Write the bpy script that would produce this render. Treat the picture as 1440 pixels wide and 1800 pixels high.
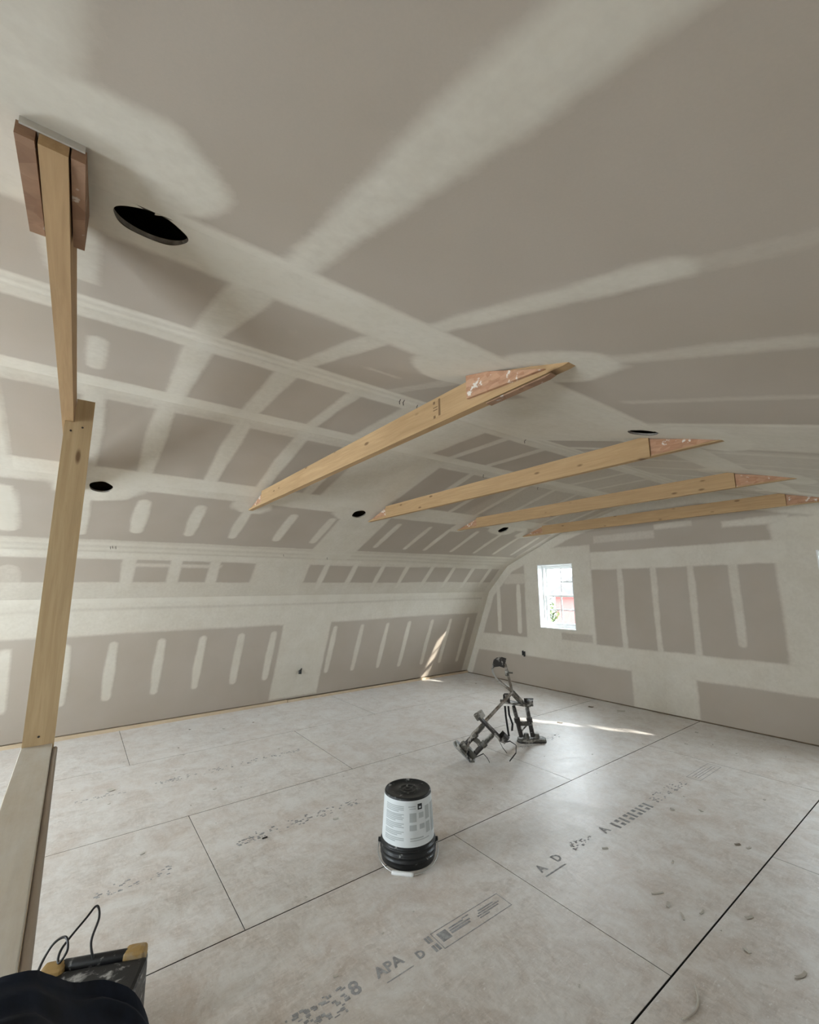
import bpy, bmesh, math, random
import numpy as np
from mathutils import Vector, Matrix

for o in list(bpy.data.objects):
    bpy.data.objects.remove(o)
scene = bpy.context.scene
col = scene.collection
rnd = random.Random(7)

# ------------------------------------------------------------------ camera
CAM_H = 1.4625
cam_data = bpy.data.cameras.new('camera')
cam_data.sensor_fit = 'HORIZONTAL'
cam_data.sensor_width = 36.0
cam_data.lens = 769.22 * 36.0 / 1440.0
cam_data.clip_start = 0.02
cam_data.clip_end = 300
cam = bpy.data.objects.new('camera', cam_data)
col.objects.link(cam)
rt = Vector((0.5995588, 0.80030084, -0.00691401))
up = Vector((0.13956427, -0.09604253, 0.98554434))
fw = Vector((-0.78806793, 0.59185673, 0.16927655))
cam.matrix_world = Matrix(((rt.x, up.x, -fw.x, 0), (rt.y, up.y, -fw.y, 0),
                           (rt.z, up.z, -fw.z, CAM_H), (0, 0, 0, 1)))
scene.camera = cam

# ------------------------------------------------------------------ sky, sun, exposure
SKY = 32.0
SUN = 7.0
world = bpy.data.worlds.new('sky')
scene.world = world
world.use_nodes = True
wn = world.node_tree
wn.nodes['Background'].inputs[0].default_value = (0.84, 0.93, 1.0, 1)
wn.nodes['Background'].inputs[1].default_value = SKY

sd = bpy.data.lights.new('sun', 'SUN')
sd.energy = SUN
sd.angle = math.radians(1.2)
sd.color = (1.0, 0.95, 0.86)
sun = bpy.data.objects.new('sun', sd)
col.objects.link(sun)
sun.rotation_euler = Vector((-1.72, -0.98, -1.02)).to_track_quat('-Z', 'Y').to_euler()
sun.location = (8, 10, 8)

scene.view_settings.view_transform = 'Standard'
scene.view_settings.look = 'None'
scene.view_settings.exposure = 0.65
scene.view_settings.gamma = 1.0
scene.view_settings.use_curve_mapping = False
try:
    scene.cycles.max_bounces = 10
    scene.cycles.diffuse_bounces = 6
    scene.cycles.glossy_bounces = 4
    scene.cycles.transparent_max_bounces = 12
    scene.cycles.sample_clamp_indirect = 8.0
    scene.cycles.use_adaptive_sampling = True
    scene.cycles.adaptive_threshold = 0.035
except Exception:
    pass

YF, YN = 5.57, -2.7            # far and near gable walls
XR = -2.30                     # ridge
PROF = [(-5.79, 0.0), (-5.20, 1.375), (-4.77, 1.79), (-3.72, 2.23), (-2.68, 2.505),
        (-1.92, 2.505), (-0.93, 2.22), (0.16, 1.865), (0.59, 1.42), (1.15, 0.0)]
WIN_Z0, WIN_Z1 = 0.855, 1.782
WINS = [(-4.197, -3.602), (-1.010, -0.415)]

# daylight portals in the window openings (they emit nothing, they only guide sky sampling)
def portal(x0, x1, z0, z1, y, sgn):
    ld = bpy.data.lights.new('window_portal', 'AREA')
    ld.shape = 'RECTANGLE'
    ld.size = x1 - x0
    ld.size_y = z1 - z0
    ld.cycles.is_portal = True
    o = bpy.data.objects.new('window_portal', ld)
    col.objects.link(o)
    o.location = ((x0 + x1) / 2, y, (z0 + z1) / 2)
    o.rotation_euler = (math.radians(-90 * sgn), 0, 0)
for a, b in WINS:
    portal(a, b, WIN_Z0, WIN_Z1, YF + 0.24, 1)
NEAR_WINS = [(-4.52, -3.28), (-1.010, -0.415)]
NEAR_Z = (0.70, 1.80)
for a, b in NEAR_WINS:
    portal(a, b, NEAR_Z[0], NEAR_Z[1], YN - 0.24, -1)

# ------------------------------------------------------------------ helpers
def tag(o, label=None, cat=None, group=None, kind=None):
    if label: o['label'] = label
    if cat: o['category'] = cat
    if group: o['group'] = group
    if kind: o['kind'] = kind
    return o

def empty(name, loc=(0, 0, 0), rz=0.0):
    o = bpy.data.objects.new(name, None)
    o.empty_display_size = 0.1
    o.location = loc
    o.rotation_euler = (0, 0, rz)
    col.objects.link(o)
    return o

def link(name, me, mat, parent=None, smooth=False):
    if mat is not None and len(me.materials) == 0:
        me.materials.append(mat)
    if smooth:
        me.polygons.foreach_set('use_smooth', [True] * len(me.polygons))
    o = bpy.data.objects.new(name, me)
    col.objects.link(o)
    if parent is not None:
        o.parent = parent
    return o

class MB:
    """collects shapes and links them as one mesh object"""
    def __init__(self):
        self.bm = bmesh.new()
    def box(self, x0, x1, y0, y1, z0, z1, M=None):
        vs = [self.bm.verts.new(p) for p in ((x0, y0, z0), (x1, y0, z0), (x1, y1, z0), (x0, y1, z0),
                                             (x0, y0, z1), (x1, y0, z1), (x1, y1, z1), (x0, y1, z1))]
        for f in ((3, 2, 1, 0), (4, 5, 6, 7), (0, 1, 5, 4), (1, 2, 6, 5), (2, 3, 7, 6), (3, 0, 4, 7)):
            self.bm.faces.new([vs[i] for i in f])
        if M is not None:
            for v in vs: v.co = M @ v.co
        return self
    def prism(self, pts, axis, a, b):
        """polygon extruded along an axis; pts are the two other coordinates in order"""
        def P(p, t):
            if axis == 'y': return (p[0], t, p[1])
            if axis == 'x': return (t, p[0], p[1])
            return (p[0], p[1], t)
        v0 = [self.bm.verts.new(P(p, a)) for p in pts]
        v1 = [self.bm.verts.new(P(p, b)) for p in pts]
        n = len(pts)
        self.bm.faces.new(v0); self.bm.faces.new(v1[::-1])
        for i in range(n):
            self.bm.faces.new((v0[i], v1[i], v1[(i + 1) % n], v0[(i + 1) % n]))
        return self
    def tube(self, pts, r, n=8, caps=True):
        pts = [Vector(p) for p in pts]
        rs = r if isinstance(r, (list, tuple)) else [r] * len(pts)
        rings = []
        ref = Vector((0.13, 0.31, 0.94)).normalized()
        for i, p in enumerate(pts):
            t = (pts[min(i + 1, len(pts) - 1)] - pts[max(i - 1, 0)]).normalized()
            if abs(t.dot(ref)) > 0.97: ref = Vector((1, 0.1, 0)).normalized()
            a = t.cross(ref).normalized(); b = t.cross(a)
            rings.append([self.bm.verts.new(p + (a * math.cos(2 * math.pi * k / n) + b * math.sin(2 * math.pi * k / n)) * rs[i]) for k in range(n)])
        for i in range(len(rings) - 1):
            for k in range(n):
                self.bm.faces.new((rings[i][k], rings[i][(k + 1) % n], rings[i + 1][(k + 1) % n], rings[i + 1][k]))
        if caps:
            self.bm.faces.new(rings[0][::-1]); self.bm.faces.new(rings[-1])
        return self
    def ribbon(self, pts, side, w, t):
        """flat strap along pts: side = width direction"""
        pts = [Vector(p) for p in pts]; side = Vector(side).normalized()
        rings = []
        for i, p in enumerate(pts):
            d = (pts[min(i + 1, len(pts) - 1)] - pts[max(i - 1, 0)]).normalized()
            nrm = d.cross(side)
            nrm = nrm.normalized() if nrm.length > 1e-6 else Vector((0, 0, 1))
            rings.append([self.bm.verts.new(p + side * sx * w / 2 + nrm * sz * t / 2) for sx, sz in ((-1, -1), (1, -1), (1, 1), (-1, 1))])
        for i in range(len(rings) - 1):
            for k in range(4):
                self.bm.faces.new((rings[i][k], rings[i][(k + 1) % 4], rings[i + 1][(k + 1) % 4], rings[i + 1][k]))
        self.bm.faces.new(rings[0][::-1]); self.bm.faces.new(rings[-1])
        return self
    def lathe(self, prof, n=48, c=(0, 0, 0)):
        rings = []
        for r, z in prof:
            if r < 1e-6:
                rings.append([self.bm.verts.new((c[0], c[1], c[2] + z))])
            else:
                rings.append([self.bm.verts.new((c[0] + r * math.cos(2 * math.pi * k / n), c[1] + r * math.sin(2 * math.pi * k / n), c[2] + z)) for k in range(n)])
        for i in range(len(rings) - 1):
            A, B = rings[i], rings[i + 1]
            for k in range(n):
                k2 = (k + 1) % n
                if len(A) == 1 and len(B) == 1: continue
                if len(A) == 1: self.bm.faces.new((A[0], B[k], B[k2]))
                elif len(B) == 1: self.bm.faces.new((A[k], B[0], A[k2]))
                else: self.bm.faces.new((A[k], B[k], B[k2], A[k2]))
        return self
    def bevel(self, w, seg=2):
        bmesh.ops.bevel(self.bm, geom=list(self.bm.edges), offset=w, segments=seg, affect='EDGES', clamp_overlap=True, profile=0.6)
        return self
    def mesh(self, name):
        bmesh.ops.recalc_face_normals(self.bm, faces=self.bm.faces)
        me = bpy.data.meshes.new(name)
        self.bm.to_mesh(me); self.bm.free()
        return me
    def build(self, name, mat, parent=None, smooth=False):
        return link(name, self.mesh(name), mat, parent, smooth)

def basis(origin, xaxis, zaxis):
    x = Vector(xaxis).normalized(); z = Vector(zaxis)
    z = (z - x * z.dot(x)).normalized(); y = z.cross(x)
    o = Vector(origin)
    return Matrix(((x.x, y.x, z.x, o.x), (x.y, y.y, z.y, o.y), (x.z, y.z, z.z, o.z), (0, 0, 0, 1)))

# ------------------------------------------------------------------ materials
class N:
    def __init__(self, name):
        self.m = bpy.data.materials.new(name); self.m.use_nodes = True
        self.t = self.m.node_tree; self.b = self.t.nodes['Principled BSDF']
        self.out = self.t.nodes['Material Output']
    def n(self, typ, **kw):
        nd = self.t.nodes.new(typ)
        for k, v in kw.items():
            if isinstance(k, str) and hasattr(nd, k) and k not in nd.inputs: setattr(nd, k, v)
        return nd
    def l(self, a, b): self.t.links.new(a, b)
    def coord(self, kind='Object', scale=(1, 1, 1), rot=(0, 0, 0)):
        tc = self.t.nodes.new('ShaderNodeTexCoord'); mp = self.t.nodes.new('ShaderNodeMapping')
        mp.inputs['Scale'].default_value = scale; mp.inputs['Rotation'].default_value = rot
        self.l(tc.outputs[kind], mp.inputs[0]); return mp.outputs[0]
    def pos(self, scale=(1, 1, 1)):
        g = self.t.nodes.new('ShaderNodeNewGeometry'); mp = self.t.nodes.new('ShaderNodeMapping')
        mp.inputs['Scale'].default_value = scale
        self.l(g.outputs['Position'], mp.inputs[0]); return mp.outputs[0]
    def noise(self, vec, scale, detail=4, rough=0.55, dist=0.0):
        nd = self.t.nodes.new('ShaderNodeTexNoise')
        nd.inputs['Scale'].default_value = scale; nd.inputs['Detail'].default_value = detail
        nd.inputs['Roughness'].default_value = rough; nd.inputs['Distortion'].default_value = dist
        self.l(vec, nd.inputs['Vector']); return nd.outputs['Fac']
    def ramp(self, fac, stops):
        nd = self.t.nodes.new('ShaderNodeValToRGB')
        el = nd.color_ramp.elements
        el[0].position, el[0].color = stops[0][0], (*stops[0][1], 1)
        el[1].position, el[1].color = stops[-1][0], (*stops[-1][1], 1)
        for p, c in stops[1:-1]:
            e = el.new(p); e.color = (*c, 1)
        self.l(fac, nd.inputs[0]); return nd.outputs[0]
    def vr(self, fac, a, b, lo=0.0, hi=1.0):
        nd = self.t.nodes.new('ShaderNodeMapRange')
        nd.inputs[1].default_value = a; nd.inputs[2].default_value = b
        nd.inputs[3].default_value = lo; nd.inputs[4].default_value = hi
        self.l(fac, nd.inputs[0]); return nd.outputs[0]
    def math(self, op, a, b=None):
        nd = self.t.nodes.new('ShaderNodeMath'); nd.operation = op
        for i, v in enumerate((a, b)):
            if v is None: continue
            if isinstance(v, (int, float)): nd.inputs[i].default_value = v
            else: self.l(v, nd.inputs[i])
        return nd.outputs[0]
    def mix(self, fac, a, b, blend='MIX'):
        nd = self.t.nodes.new('ShaderNodeMix'); nd.data_type = 'RGBA'; nd.blend_type = blend
        for s, v in ((nd.inputs[0], fac), (nd.inputs[6], a), (nd.inputs[7], b)):
            if isinstance(v, (int, float)): s.default_value = v
            elif isinstance(v, tuple): s.default_value = (*v, 1) if len(v) == 3 else v
            else: self.l(v, s)
        return nd.outputs[2]
    def color(self, c):
        if isinstance(c, tuple): self.b.inputs['Base Color'].default_value = (*c, 1)
        else: self.l(c, self.b.inputs['Base Color'])
        return self
    def rough(self, r, spec=0.5, metal=0.0):
        if isinstance(r, (int, float)): self.b.inputs['Roughness'].default_value = r
        else: self.l(r, self.b.inputs['Roughness'])
        self.b.inputs['Specular IOR Level'].default_value = spec
        self.b.inputs['Metallic'].default_value = metal
        return self
    def bump(self, h, strength=0.3, dist=0.002):
        nd = self.t.nodes.new('ShaderNodeBump')
        nd.inputs['Strength'].default_value = strength; nd.inputs['Distance'].default_value = dist
        self.l(h, nd.inputs['Height']); self.l(nd.outputs[0], self.b.inputs['Normal'])
        return self

def mat_drywall():
    k = N('drywall')
    at = k.n('ShaderNodeAttribute'); at.attribute_name = 'mud'
    p = k.pos()
    fine = k.noise(p, 38, 5, 0.6)
    big = k.noise(p, 2.3, 3, 0.5)
    e = k.math('ADD', at.outputs['Fac'], k.vr(fine, 0.3, 0.7, -0.10, 0.10))
    f = k.vr(e, 0.10, 0.90, 0.0, 1.0)
    paper = k.ramp(big, [(0.3, (0.440, 0.383, 0.318)), (0.7, (0.470, 0.415, 0.353))])
    paper = k.mix(k.vr(k.noise(p, 240, 2), 0.3, 0.7, 0, 0.10), paper, (0.33, 0.30, 0.27))
    mud = k.ramp(k.noise(p, 5.5, 4, 0.6), [(0.3, (0.630, 0.586, 0.500)), (0.7, (0.680, 0.640, 0.562))])
    k.color(k.mix(f, paper, mud)).rough(0.85, 0.25)
    k.bump(k.noise(p, 60, 4, 0.6), 0.12, 0.002)
    return k.m

def mat_wood(name, c0, c1, axis, knots=True, dusty=0.0):
    """lumber with grain running along the given axis"""
    k = N(name)
    st = {'x': (1.2, 22, 22), 'y': (22, 1.2, 22), 'z': (22, 22, 1.2)}[axis]
    kn = {'x': (4.2, 0.6, 11), 'y': (11, 4.2, 0.6), 'z': (0.6, 11, 3.2)}[axis]
    g = k.noise(k.pos(st), 3.0, 6, 0.6, 0.8)
    g2 = k.noise(k.pos(tuple(s * 0.25 for s in st)), 2.0, 3, 0.5, 0.4)
    c = k.ramp(g, [(0.30, c0), (0.72, c1)])
    c = k.mix(k.vr(g2, 0.35, 0.75, 0.0, 0.35), c, tuple(v * 0.72 for v in c0))
    if knots:
        vo = k.t.nodes.new('ShaderNodeTexVoronoi'); vo.inputs['Scale'].default_value = 1.25
        k.l(k.pos(kn), vo.inputs['Vector'])
        c = k.mix(k.vr(vo.outputs['Distance'], 0.07, 0.15, 0.85, 0.0), c, (0.15, 0.08, 0.035))
    if dusty:
        c = k.mix(k.vr(k.noise(k.pos((0.8, 2.0, 2.0)), 2.6, 8, 0.7), 0.25, 0.70, 0.15, dusty), c, (0.68, 0.67, 0.635))
    k.color(c).rough(0.7, 0.3).bump(g, 0.15, 0.001)
    return k.m

def mat_osb(name, a, b, splat=0.0):
    k = N(name)
    vo = k.t.nodes.new('ShaderNodeTexVoronoi'); vo.inputs['Scale'].default_value = 26
    vo.inputs['Randomness'].default_value = 1.0
    k.l(k.pos((1, 1, 2.2)), vo.inputs['Vector'])
    c = k.mix(k.vr(vo.outputs['Color'], 0.2, 0.8), a, b)
    c = k.mix(k.vr(k.noise(k.pos((6, 6, 40)), 3, 4), 0.4, 0.7, 0, 0.4), c, tuple(v * 0.55 for v in a))
    if splat:
        c = k.mix(k.vr(k.noise(k.pos(), 21, 4, 0.6), 0.60, 0.64, 0, splat), c, (0.72, 0.69, 0.63))
    k.color(c).rough(0.8, 0.25)
    return k.m

def mat_floor():
    k = N('floor_panel')
    p = k.pos()
    oi = k.n('ShaderNodeObjectInfo')
    s1 = k.noise(k.pos((14, 3.0, 1)), 4.0, 5, 0.65, 1.2)
    s2 = k.noise(k.pos((3.0, 8, 1)), 5.0, 4, 0.6, 1.5)
    base = k.ramp(k.math('MULTIPLY', k.math('ADD', s1, s2), 0.5), [(0.36, (0.34, 0.285, 0.235)), (0.5, (0.52, 0.455, 0.395)), (0.64, (0.64, 0.585, 0.53))])
    base = k.mix(k.vr(oi.outputs['Random'], 0, 1, 0.0, 0.16), base, (0.50, 0.40, 0.33))
    vo = k.t.nodes.new('ShaderNodeTexVoronoi'); vo.inputs['Scale'].default_value = 15
    wv = k.t.nodes.new('ShaderNodeVectorMath'); wv.operation = 'ADD'
    nzc = k.t.nodes.new('ShaderNodeTexNoise'); nzc.inputs['Scale'].default_value = 5
    k.l(p, nzc.inputs['Vector']); k.l(k.pos((1.0, 0.45, 1)), wv.inputs[0]); k.l(nzc.outputs['Color'], wv.inputs[1]); k.l(wv.outputs[0], vo.inputs['Vector'])
    base = k.mix(k.vr(vo.outputs['Color'], 0.2, 0.9, 0.0, 0.55), base, (0.33, 0.265, 0.21))
    warm = k.noise(p, 1.1, 5, 0.65)
    base = k.mix(k.vr(warm, 0.45, 0.62, 0.0, 0.55), base, (0.46, 0.355, 0.275))
    dust = k.noise(p, 5.5, 8, 0.74, 0.5)
    base = k.mix(k.vr(dust, 0.38, 0.64, 0.08, 0.74), base, (0.69, 0.675, 0.645))
    sm = k.noise(k.pos((9, 4.0, 1)), 7, 4, 0.65, 2.2)
    base = k.mix(k.vr(sm, 0.60, 0.70, 0, 0.6), base, (0.78, 0.77, 0.75))
    dk = k.noise(k.pos((22, 9, 1)), 5, 4, 0.65, 1.2)
    base = k.mix(k.vr(dk, 0.62, 0.72, 0, 0.45), base, (0.29, 0.255, 0.22))
    k.color(base)
    k.rough(k.vr(dust, 0.3, 0.7, 0.40, 0.55), 0.9)
    k.b.inputs['Sheen Weight'].default_value = 0.42
    k.b.inputs['Sheen Roughness'].default_value = 0.45
    k.bump(k.math('ADD', s1, s2), 0.25, 0.002)
    return k.m

def mat_plain(name, c, r=0.6, spec=0.4, metal=0.0, vary=0.12, scale=14):
    k = N(name)
    nz = k.noise(k.pos(), scale, 4, 0.6)
    lo = tuple(v * (1 - vary) for v in c); hi = tuple(min(1, v * (1 + vary)) for v in c)
    k.color(k.ramp(nz, [(0.3, lo), (0.7, hi)])).rough(r, spec, metal)
    return k.m

def mat_splat(name, c, splat, amount=0.55, scale=26, r=0.55, metal=0.0, thick=(0.52, 0.60)):
    """a plain material with dried plaster spatter on it"""
    k = N(name)
    nz = k.noise(k.coord('Object'), scale, 5, 0.62, 0.4)
    f = k.vr(nz, thick[0], thick[1], 0, amount)
    k.color(k.mix(f, c, splat)).rough(r, 0.4, metal)
    k.bump(nz, 0.3, 0.003)
    return k.m

def mat_glass():
    k = N('window_glass')
    tr = k.t.nodes.new('ShaderNodeBsdfTransparent'); tr.inputs[0].default_value = (0.97, 0.985, 0.98, 1)
    gl = k.t.nodes.new('ShaderNodeBsdfGlossy'); gl.inputs['Roughness'].default_value = 0.02
    nz = k.noise(k.pos(), 8, 3)
    mx = k.t.nodes.new('ShaderNodeMixShader')
    k.l(k.vr(nz, 0.2, 0.8, 0.05, 0.07), mx.inputs[0])
    k.l(tr.outputs[0], mx.inputs[1]); k.l(gl.outputs[0], mx.inputs[2])
    k.l(mx.outputs[0], k.out.inputs['Surface'])
    return k.m

def mat_brick():
    k = N('brick_wall_far')
    br = k.t.nodes.new('ShaderNodeTexBrick')
    br.inputs['Scale'].default_value = 4.5
    br.inputs['Color1'].default_value = (0.16, 0.031, 0.027, 1)
    br.inputs['Color2'].default_value = (0.14, 0.026, 0.023, 1)
    br.inputs['Mortar'].default_value = (0.13, 0.05, 0.045, 1)
    br.inputs['Mortar Size'].default_value = 0.02
    k.l(k.pos((1, 1, 1)), br.inputs['Vector'])
    tc = k.t.nodes.new('ShaderNodeCombineXYZ'); sx = k.t.nodes.new('ShaderNodeSeparateXYZ')
    g = k.t.nodes.new('ShaderNodeNewGeometry'); k.l(g.outputs['Position'], sx.inputs[0])
    k.l(k.math('ADD', sx.outputs[0], sx.outputs[1]), tc.inputs[0]); k.l(sx.outputs[2], tc.inputs[1])
    k.l(tc.outputs[0], br.inputs['Vector'])
    k.color(br.outputs['Color']).rough(0.9, 0.2)
    return k.m

M = {}
M['drywall'] = mat_drywall()
M['floor'] = mat_floor()
M['tie'] = mat_wood('lumber_across', (0.405, 0.258, 0.128), (0.520, 0.352, 0.188), 'x')
M['post'] = mat_wood('lumber_upright', (0.470, 0.340, 0.190), (0.590, 0.445, 0.265), 'z')
M['rail'] = mat_wood('lumber_rail', (0.44, 0.345, 0.225), (0.55, 0.45, 0.31), 'x', True, 0.85)
M['strip'] = mat_wood('brown_edge_strip', (0.20, 0.135, 0.085), (0.30, 0.215, 0.145), 'x', False, 0.3)
M['plate'] = mat_wood('lumber_along', (0.48, 0.34, 0.19), (0.60, 0.44, 0.26), 'y', False, 0.3)
M['osb'] = mat_osb('strand_board', (0.42, 0.225, 0.135), (0.50, 0.30, 0.19), 0.85)
M['ply'] = mat_osb('plywood_edge', (0.27, 0.155, 0.095), (0.36, 0.22, 0.14), 0.5)
M['rim'] = mat_plain('cut_gypsum', (0.30, 0.27, 0.235), 0.9, 0.2, 0, 0.3, 40)
M['shell'] = mat_osb('roof_deck', (0.20, 0.145, 0.095), (0.26, 0.19, 0.12))
M['gypsum'] = mat_plain('gypsum_edge', (0.62, 0.59, 0.54), 0.9, 0.2)
M['vinyl'] = mat_plain('white_vinyl', (0.80, 0.81, 0.81), 0.45, 0.5, 0, 0.03)
M['gap'] = mat_plain('subfloor_gap', (0.022, 0.020, 0.018), 0.9, 0.1)
M['edge'] = mat_plain('dark_panel_edge', (0.05, 0.047, 0.042), 0.9, 0.1)  # panel side faces, coloured much darker than the tops
M['glass'] = mat_glass()
M['brick'] = mat_brick()
M['black'] = mat_splat('black_plastic', (0.012, 0.012, 0.013), (0.45, 0.44, 0.42), 0.75, 22, 0.42, 0.0, (0.555, 0.66))
M['ink'] = mat_plain('stamp_ink', (0.33, 0.328, 0.33), 0.85, 0.15, 0, 0.35, 40)

# ------------------------------------------------------------------ value noise for painting the joint compound masks
_lat = np.random.RandomState(3).rand(6, 128, 128).astype(np.float32) * 2 - 1
def vn(u, v, f, ch=0):
    u = np.asarray(u, np.float32) * f + 40.3; v = np.asarray(v, np.float32) * f + 40.7
    iu = np.floor(u).astype(int); iv = np.floor(v).astype(int)
    a = u - iu; b = v - iv
    a = a * a * (3 - 2 * a); b = b * b * (3 - 2 * b)
    L = _lat[ch]
    g = lambda i, j: L[(iu + i) % 128, (iv + j) % 128]
    return (g(0, 0) * (1 - a) + g(1, 0) * a) * (1 - b) + (g(0, 1) * (1 - a) + g(1, 1) * a) * b
def sstep(x):
    x = np.clip(x, 0, 1); return x * x * (3 - 2 * x)

class Paint:
    """joint compound coverage over a sheet, in metres (u across the studs, v along them)"""
    def __init__(self, U, V):
        self.U, self.V = U, V
        self.m = np.zeros_like(U)
        self.w1 = vn(U, V, 5.0, 0) * 0.6 + vn(U, V, 13.0, 1) * 0.4
        self.w2 = vn(U, V, 2.2, 2)
    def _put(self, d, soft, k):
        d = d + self.w1 * 0.007
        val = k * sstep(0.5 - d / (2 * soft)) * (0.93 + 0.07 * self.w2)
        self.m = np.maximum(self.m, val)
    def rect(self, u0, u1, v0, v1, k=1.0, soft=0.018, wob=0.0):
        cu, cv = (u0 + u1) / 2, (v0 + v1) / 2
        du = np.abs(self.U - cu + wob * self.w2) - (u1 - u0) / 2; dv = np.abs(self.V - cv) - (v1 - v0) / 2
        d = np.minimum(np.maximum(du, dv), 0) + np.hypot(np.maximum(du, 0), np.maximum(dv, 0))
        self._put(d, soft, k)
    def strip(self, uc, v0, v1, w, k=0.95, soft=0.014, lean=0.0):
        """rounded screw-line strip"""
        vc, h = (v0 + v1) / 2, (v1 - v0) / 2
        t = np.clip((self.V - vc) / max(h, 1e-3), -1, 1)
        du = np.abs(self.U - uc - lean * t + 0.008 * self.w2) - (w / 2) * (0.88 + 0.12 * (1 - t * t)) + 0.003 * vn(self.V, self.U * 0, 4.0, 3)
        dv = np.abs(self.V - vc) - h
        r = w * 0.42
        d = np.minimum(np.maximum(du + r, dv + r), 0) + np.hypot(np.maximum(du + r, 0), np.maximum(dv + r, 0)) - r
        self._put(d, soft, k)
    def band(self, v0, v1, k=1.0, soft=0.016, slope=0.0, streak=0.0):
        """tape band running along u over the whole sheet"""
        vc = (v0 + v1) / 2 + slope * self.U
        d = np.abs(self.V - vc + 0.012 * vn(self.U, self.V * 0, 1.1, 4)) - (v1 - v0) / 2
        kk = k
        if streak:
            ph = (self.V + 0.006 * vn(self.U, self.V * 0, 1.5, 5))
            kk = k * (1 - streak * (0.5 + 0.5 * np.sin(ph * 2 * math.pi / 0.10 + 1.3 * vn(self.U, self.V * 0, 0.8, 3))))
        self._put(d, soft, kk)
    def blob(self, u, v, ru, rv, k=0.95, soft=0.02):
        d = (np.hypot((self.U - u) / ru, (self.V - v) / rv) - 1) * min(ru, rv)
        self._put(d + 0.03 * self.w1, soft, k)
    def bare(self, u0, u1, v0, v1, k=0.0, soft=0.014):
        du = np.maximum(np.abs(self.U - (u0 + u1) / 2) - (u1 - u0) / 2, np.abs(self.V - (v0 + v1) / 2) - (v1 - v0) / 2) + self.w1 * 0.012
        f = sstep(0.5 - du / (2 * soft))
        self.m = self.m * (1 - f) + k * f

# screw lines sit on 16 inch centres
J = [-0.04 + 0.4064 * i for i in range(-6, 14)]
def jn(y): return min(J, key=lambda q: abs(q - y))

def paint_wall(P):           # lower left slope, v = distance up from the floor
    for y in (-1.7, -1.28, -0.86, -0.455, -0.03, 0.345, 0.768, 1.172, 1.585, 1.97):
        P.strip(y, 0.37, 1.03, 0.088)
    for i, y in enumerate((2.80, 3.21, 3.64, 4.03, 4.465, 4.855, 5.24)):
        P.strip(y, 0.36 - 0.02 * i, 1.05, 0.074)
    P.rect(2.075, 2.725, 0.07, 1.25, 0.93)
    P.rect(-0.36 - 0.35, -0.36 + 0.30 - 0.60, 0.07, 1.25, 0.0)
    P.band(1.115, 1.60, 0.90, 0.022)
    P.band(1.44, 1.60, 1.0, 0.012)
    m = P.m
    line = sstep(1 - np.abs(P.V - 1.385 + 0.010 * vn(P.U, P.V * 0, 1.2, 4)) / 0.026) * (0.55 + 0.45 * vn(P.U, P.V * 0, 0.9, 2))
    P.m = m * (1 - 0.75 * np.clip(line, 0, 1))
    P.rect(5.43, 5.7, 0.0, 1.6, 0.95)

def paint_A(P):              # short slope above the knee crease
    P.band(-0.1, 0.225, 0.80, 0.012)
    P.band(0.515, 0.70, 0.95, 0.012, 0.0, 0.15)
    for y in (-1.7, -1.28, -0.86): P.strip(y, 0.1, 0.6, 0.10)
    P.strip(-0.47, 0.1, 0.42, 0.16, 0.5)
    for y in (0.372, 0.762, 1.13): P.strip(y, 0.1, 0.62, 0.118, 0.86)
    P.rect(0.31, 1.20, 0.425, 0.475, 0.75)
    P.rect(1.54, 2.17, 0.0, 0.7, 0.88)
    for y in (2.39, 2.778, 3.19, 3.59, 4.03, 4.443, 4.85, 5.22): P.strip(y, 0.1, 0.62, 0.078)
    P.rect(5.43, 5.7, 0.0, 0.7, 0.95)

def paint_B(P):
    P.band(-0.1, 0.235, 1.0, 0.014, 0.012, 0.30)
    P.band(1.045, 1.25, 0.97, 0.016)
    for y in (-1.68, -1.27, -0.86): P.strip(y, 0.30, 1.0, 0.11)
    P.strip(-0.47, 0.30, 0.95, 0.15, 1.0)
    P.strip(-0.03, 0.3, 1.0, 0.10)
    for y in (0.363, 0.770, 1.155, 1.585, 1.99): P.strip(y, 0.38, 0.93, 0.112 - 0.012 * y)
    P.rect(2.06, 2.62, 0.0, 1.2, 0.88)
    for y in (2.80, 3.24, 3.56, 4.02, 4.46, 4.87, 5.25): P.strip(y, 0.36, 0.95, 0.072)
    P.blob(0.05, 1.06, 0.30, 0.19)
    for y in (1.17, 2.41, 3.68, 4.92): P.blob(y, 1.0, 0.17, 0.14)
    P.blob(2.22, 1.05, 0.3, 0.15); P.blob(4.39, 1.05, 0.25, 0.15)
    P.rect(5.42, 5.7, 0.0, 1.3, 0.95)

def paint_K(P):
    P.band(-0.1, 0.195, 0.97, 0.016)
    P.band(0.985, 1.2, 0.97, 0.014, 0.0, 0.20)
    for y in (-1.68, -1.27, -0.86, -0.45): P.strip(y, 0.1, 1.0, 0.10)
    for y in (-0.025, 0.31, 0.742, 1.14): P.strip(y, 0.1, 1.1, 0.112, 0.88)
    P.strip(1.53, 0.1, 1.1, 0.09, 0.85)
    P.rect(1.66, 2.42, 0.0, 1.2, 0.88)
    P.rect(3.40, 5.5, 0.0, 1.2, 0.35, 0.06)
    for y in (2.80, 3.21, 3.61, 4.03, 4.44, 4.84, 5.24): P.strip(y, 0.1, 1.1, 0.075, 0.85)
    P.rect(5.42, 5.7, 0.0, 1.3, 0.95)

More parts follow.
